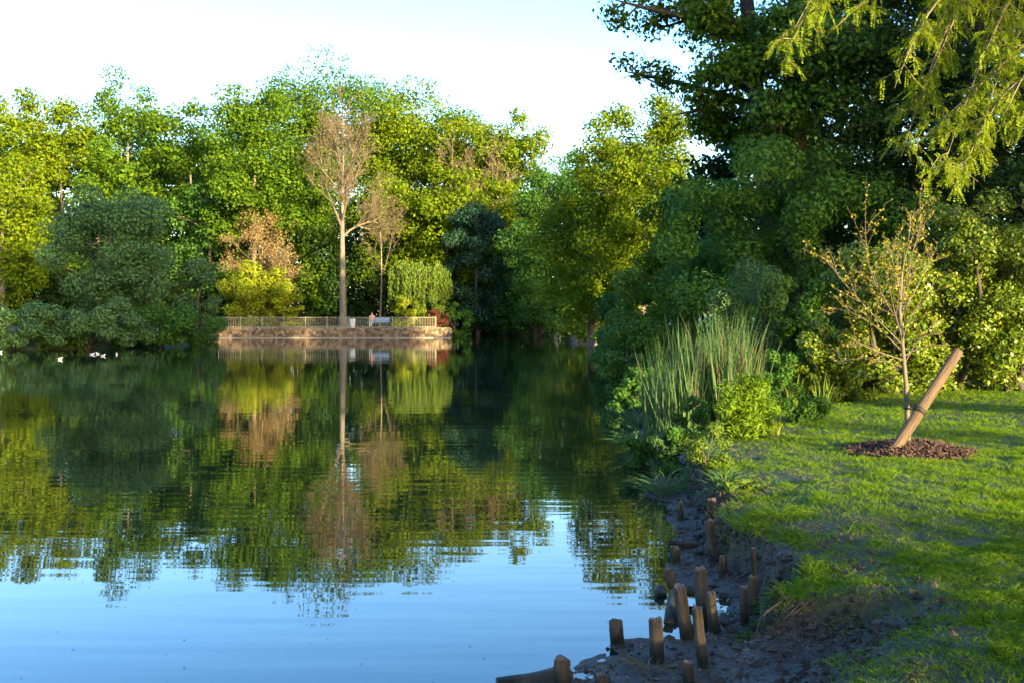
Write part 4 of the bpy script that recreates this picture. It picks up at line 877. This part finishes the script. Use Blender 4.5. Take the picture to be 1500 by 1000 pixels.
# ------------------------------------------------------------------ water birds
BW = mat('feather_white', (.70, .70, .68), (.8, .8, .78), .6, per='noise'); BG_ = mat('feather_grey', (.20, .20, .21), (.32, .32, .33), .6, per='noise'); BK = mat('beak', (.5, .22, .04), (.55, .28, .05), .5, per='noise')
bird = None; GB = 'gulls swimming near the left shore'
for i, (px, py, az, lb) in enumerate([(135, 519, .3, 'white gull leftmost of the trio near the shrubs'), (143, 518, 2.8, 'white gull in the middle of the trio near the shrubs'), (151, 521, .9, 'white gull rightmost of the trio near the shrubs'), (88, 526, -.4, 'white gull swimming alone left of the trio'), (1, 516, 1.5, 'white gull at the left edge of the photo'), (171, 519, 2.0, 'greyish gull swimming alone right of the trio')]):
    p = onz(px, py, 0)
    if bird is None:
        bird = empty('gull', (0, 0, 0), lb, 'bird', GB)
        skin_mesh('body', [(0, 0, .05), (.10, 0, .07), (.16, 0, .13), (.185, 0, .19), (-.12, 0, .07), (-.22, 0, .085)], [(0, 1), (1, 2), (2, 3), (0, 4), (4, 5)], [.07, .06, .035, .036, .05, .012], BW, bird)
        for s in (-1, 1): skin_mesh('wing', [(.04, s * .055, .085), (-.08, s * .055, .095), (-.24, s * .02, .10)], [(0, 1), (1, 2)], [(.018, .04), (.016, .04), (.008, .012)], BG_, bird)
        m = MB(); tube(m, [(.21, 0, .188), (.265, 0, .18)], [.014, .004], 6); m.build('beak', BK, bird)
        bird.scale = (.58,) * 3; bird.location = p.tolist(); bird.rotation_euler.z = az
    else: copy_thing(bird, p, lb, .58, rz=az)

# ------------------------------------------------------------------ unseen wood beyond the frame, trees and shrubs placed to throw the evening shade
WG = 'unseen shade trees of the wood right of and behind the viewpoint'
def su(u, t): return (t * math.sin(SUN_AZ) + u * math.cos(SUN_AZ), -t * math.cos(SUN_AZ) + u * math.sin(SUN_AZ))
SH = [('f', 0.5, 15, 13, 'near the viewpoint'), ('g', 23.5, 27, 25, 'right of the lawn'), ('e', 14, 27, 31, 'right of the laurel'), ('e', 19.5, 31, 31, 'right of the bank shrubs'),  # narrow pair stretched tall to shade the left shore but spare the lawn
      ('f', 53, 26, 26, 'far up the right bank'), ('g', 60, 27, 26, 'farther up the right bank'), ('f', 67, 26, 25, 'farthest up the right bank'), ('g', -9, 4, 20, 'added behind the viewpoint to block sky light'), ('f', -4.5, 12, 21, 'added behind and right of the viewpoint to block sky light')]  # last two added out of view to block sky light and darken the foreground
for i, (k, u, t_, H, lb) in enumerate(SH):
    s = T[k]
    X, Y = su(u, t_); dims = {'f': 27.6, 'g': 24.3, 'e': 23.3}[k]; sc = H / dims; copy_thing(s, (X, Y, .4), 'unseen leafy shade tree of the wood beyond the right edge, ' + lb, (sc * (.75, .8, 1, 1, 1, 1, 1, .9, .7)[i], sc * (.75, .8, 1, 1, 1, 1, 1, .9, .7)[i], sc), i * 1.1, WG)
for i, (u, t_, H, w, lb) in enumerate([(0, 14, 7, 1.0, 'unseen thicket shrub placed behind the viewpoint to shade the near bank'), (3.2, 14, 6.5, .62, 'unseen thicket shrub placed right behind the viewpoint to shade the near bank'), (11.4, 20, 6.5, .14, 'narrow unseen shrub added right of the lawn to shade the reeds'), (15.2, 21, 9, .2, 'tall unseen shrub added right of the laurel to shade the hedge'), (23, 24, 12, .7, 'unseen thicket shrub placed beyond the conifers for shade')]):
    X, Y = su(u, t_); copy_thing(und, (X, Y, .4), lb, (w, w, H / 9), i, 'unseen thicket shrubs added for shade right of and behind the viewpoint')  # shrub copies added out of view to shade bank, reeds and hedge
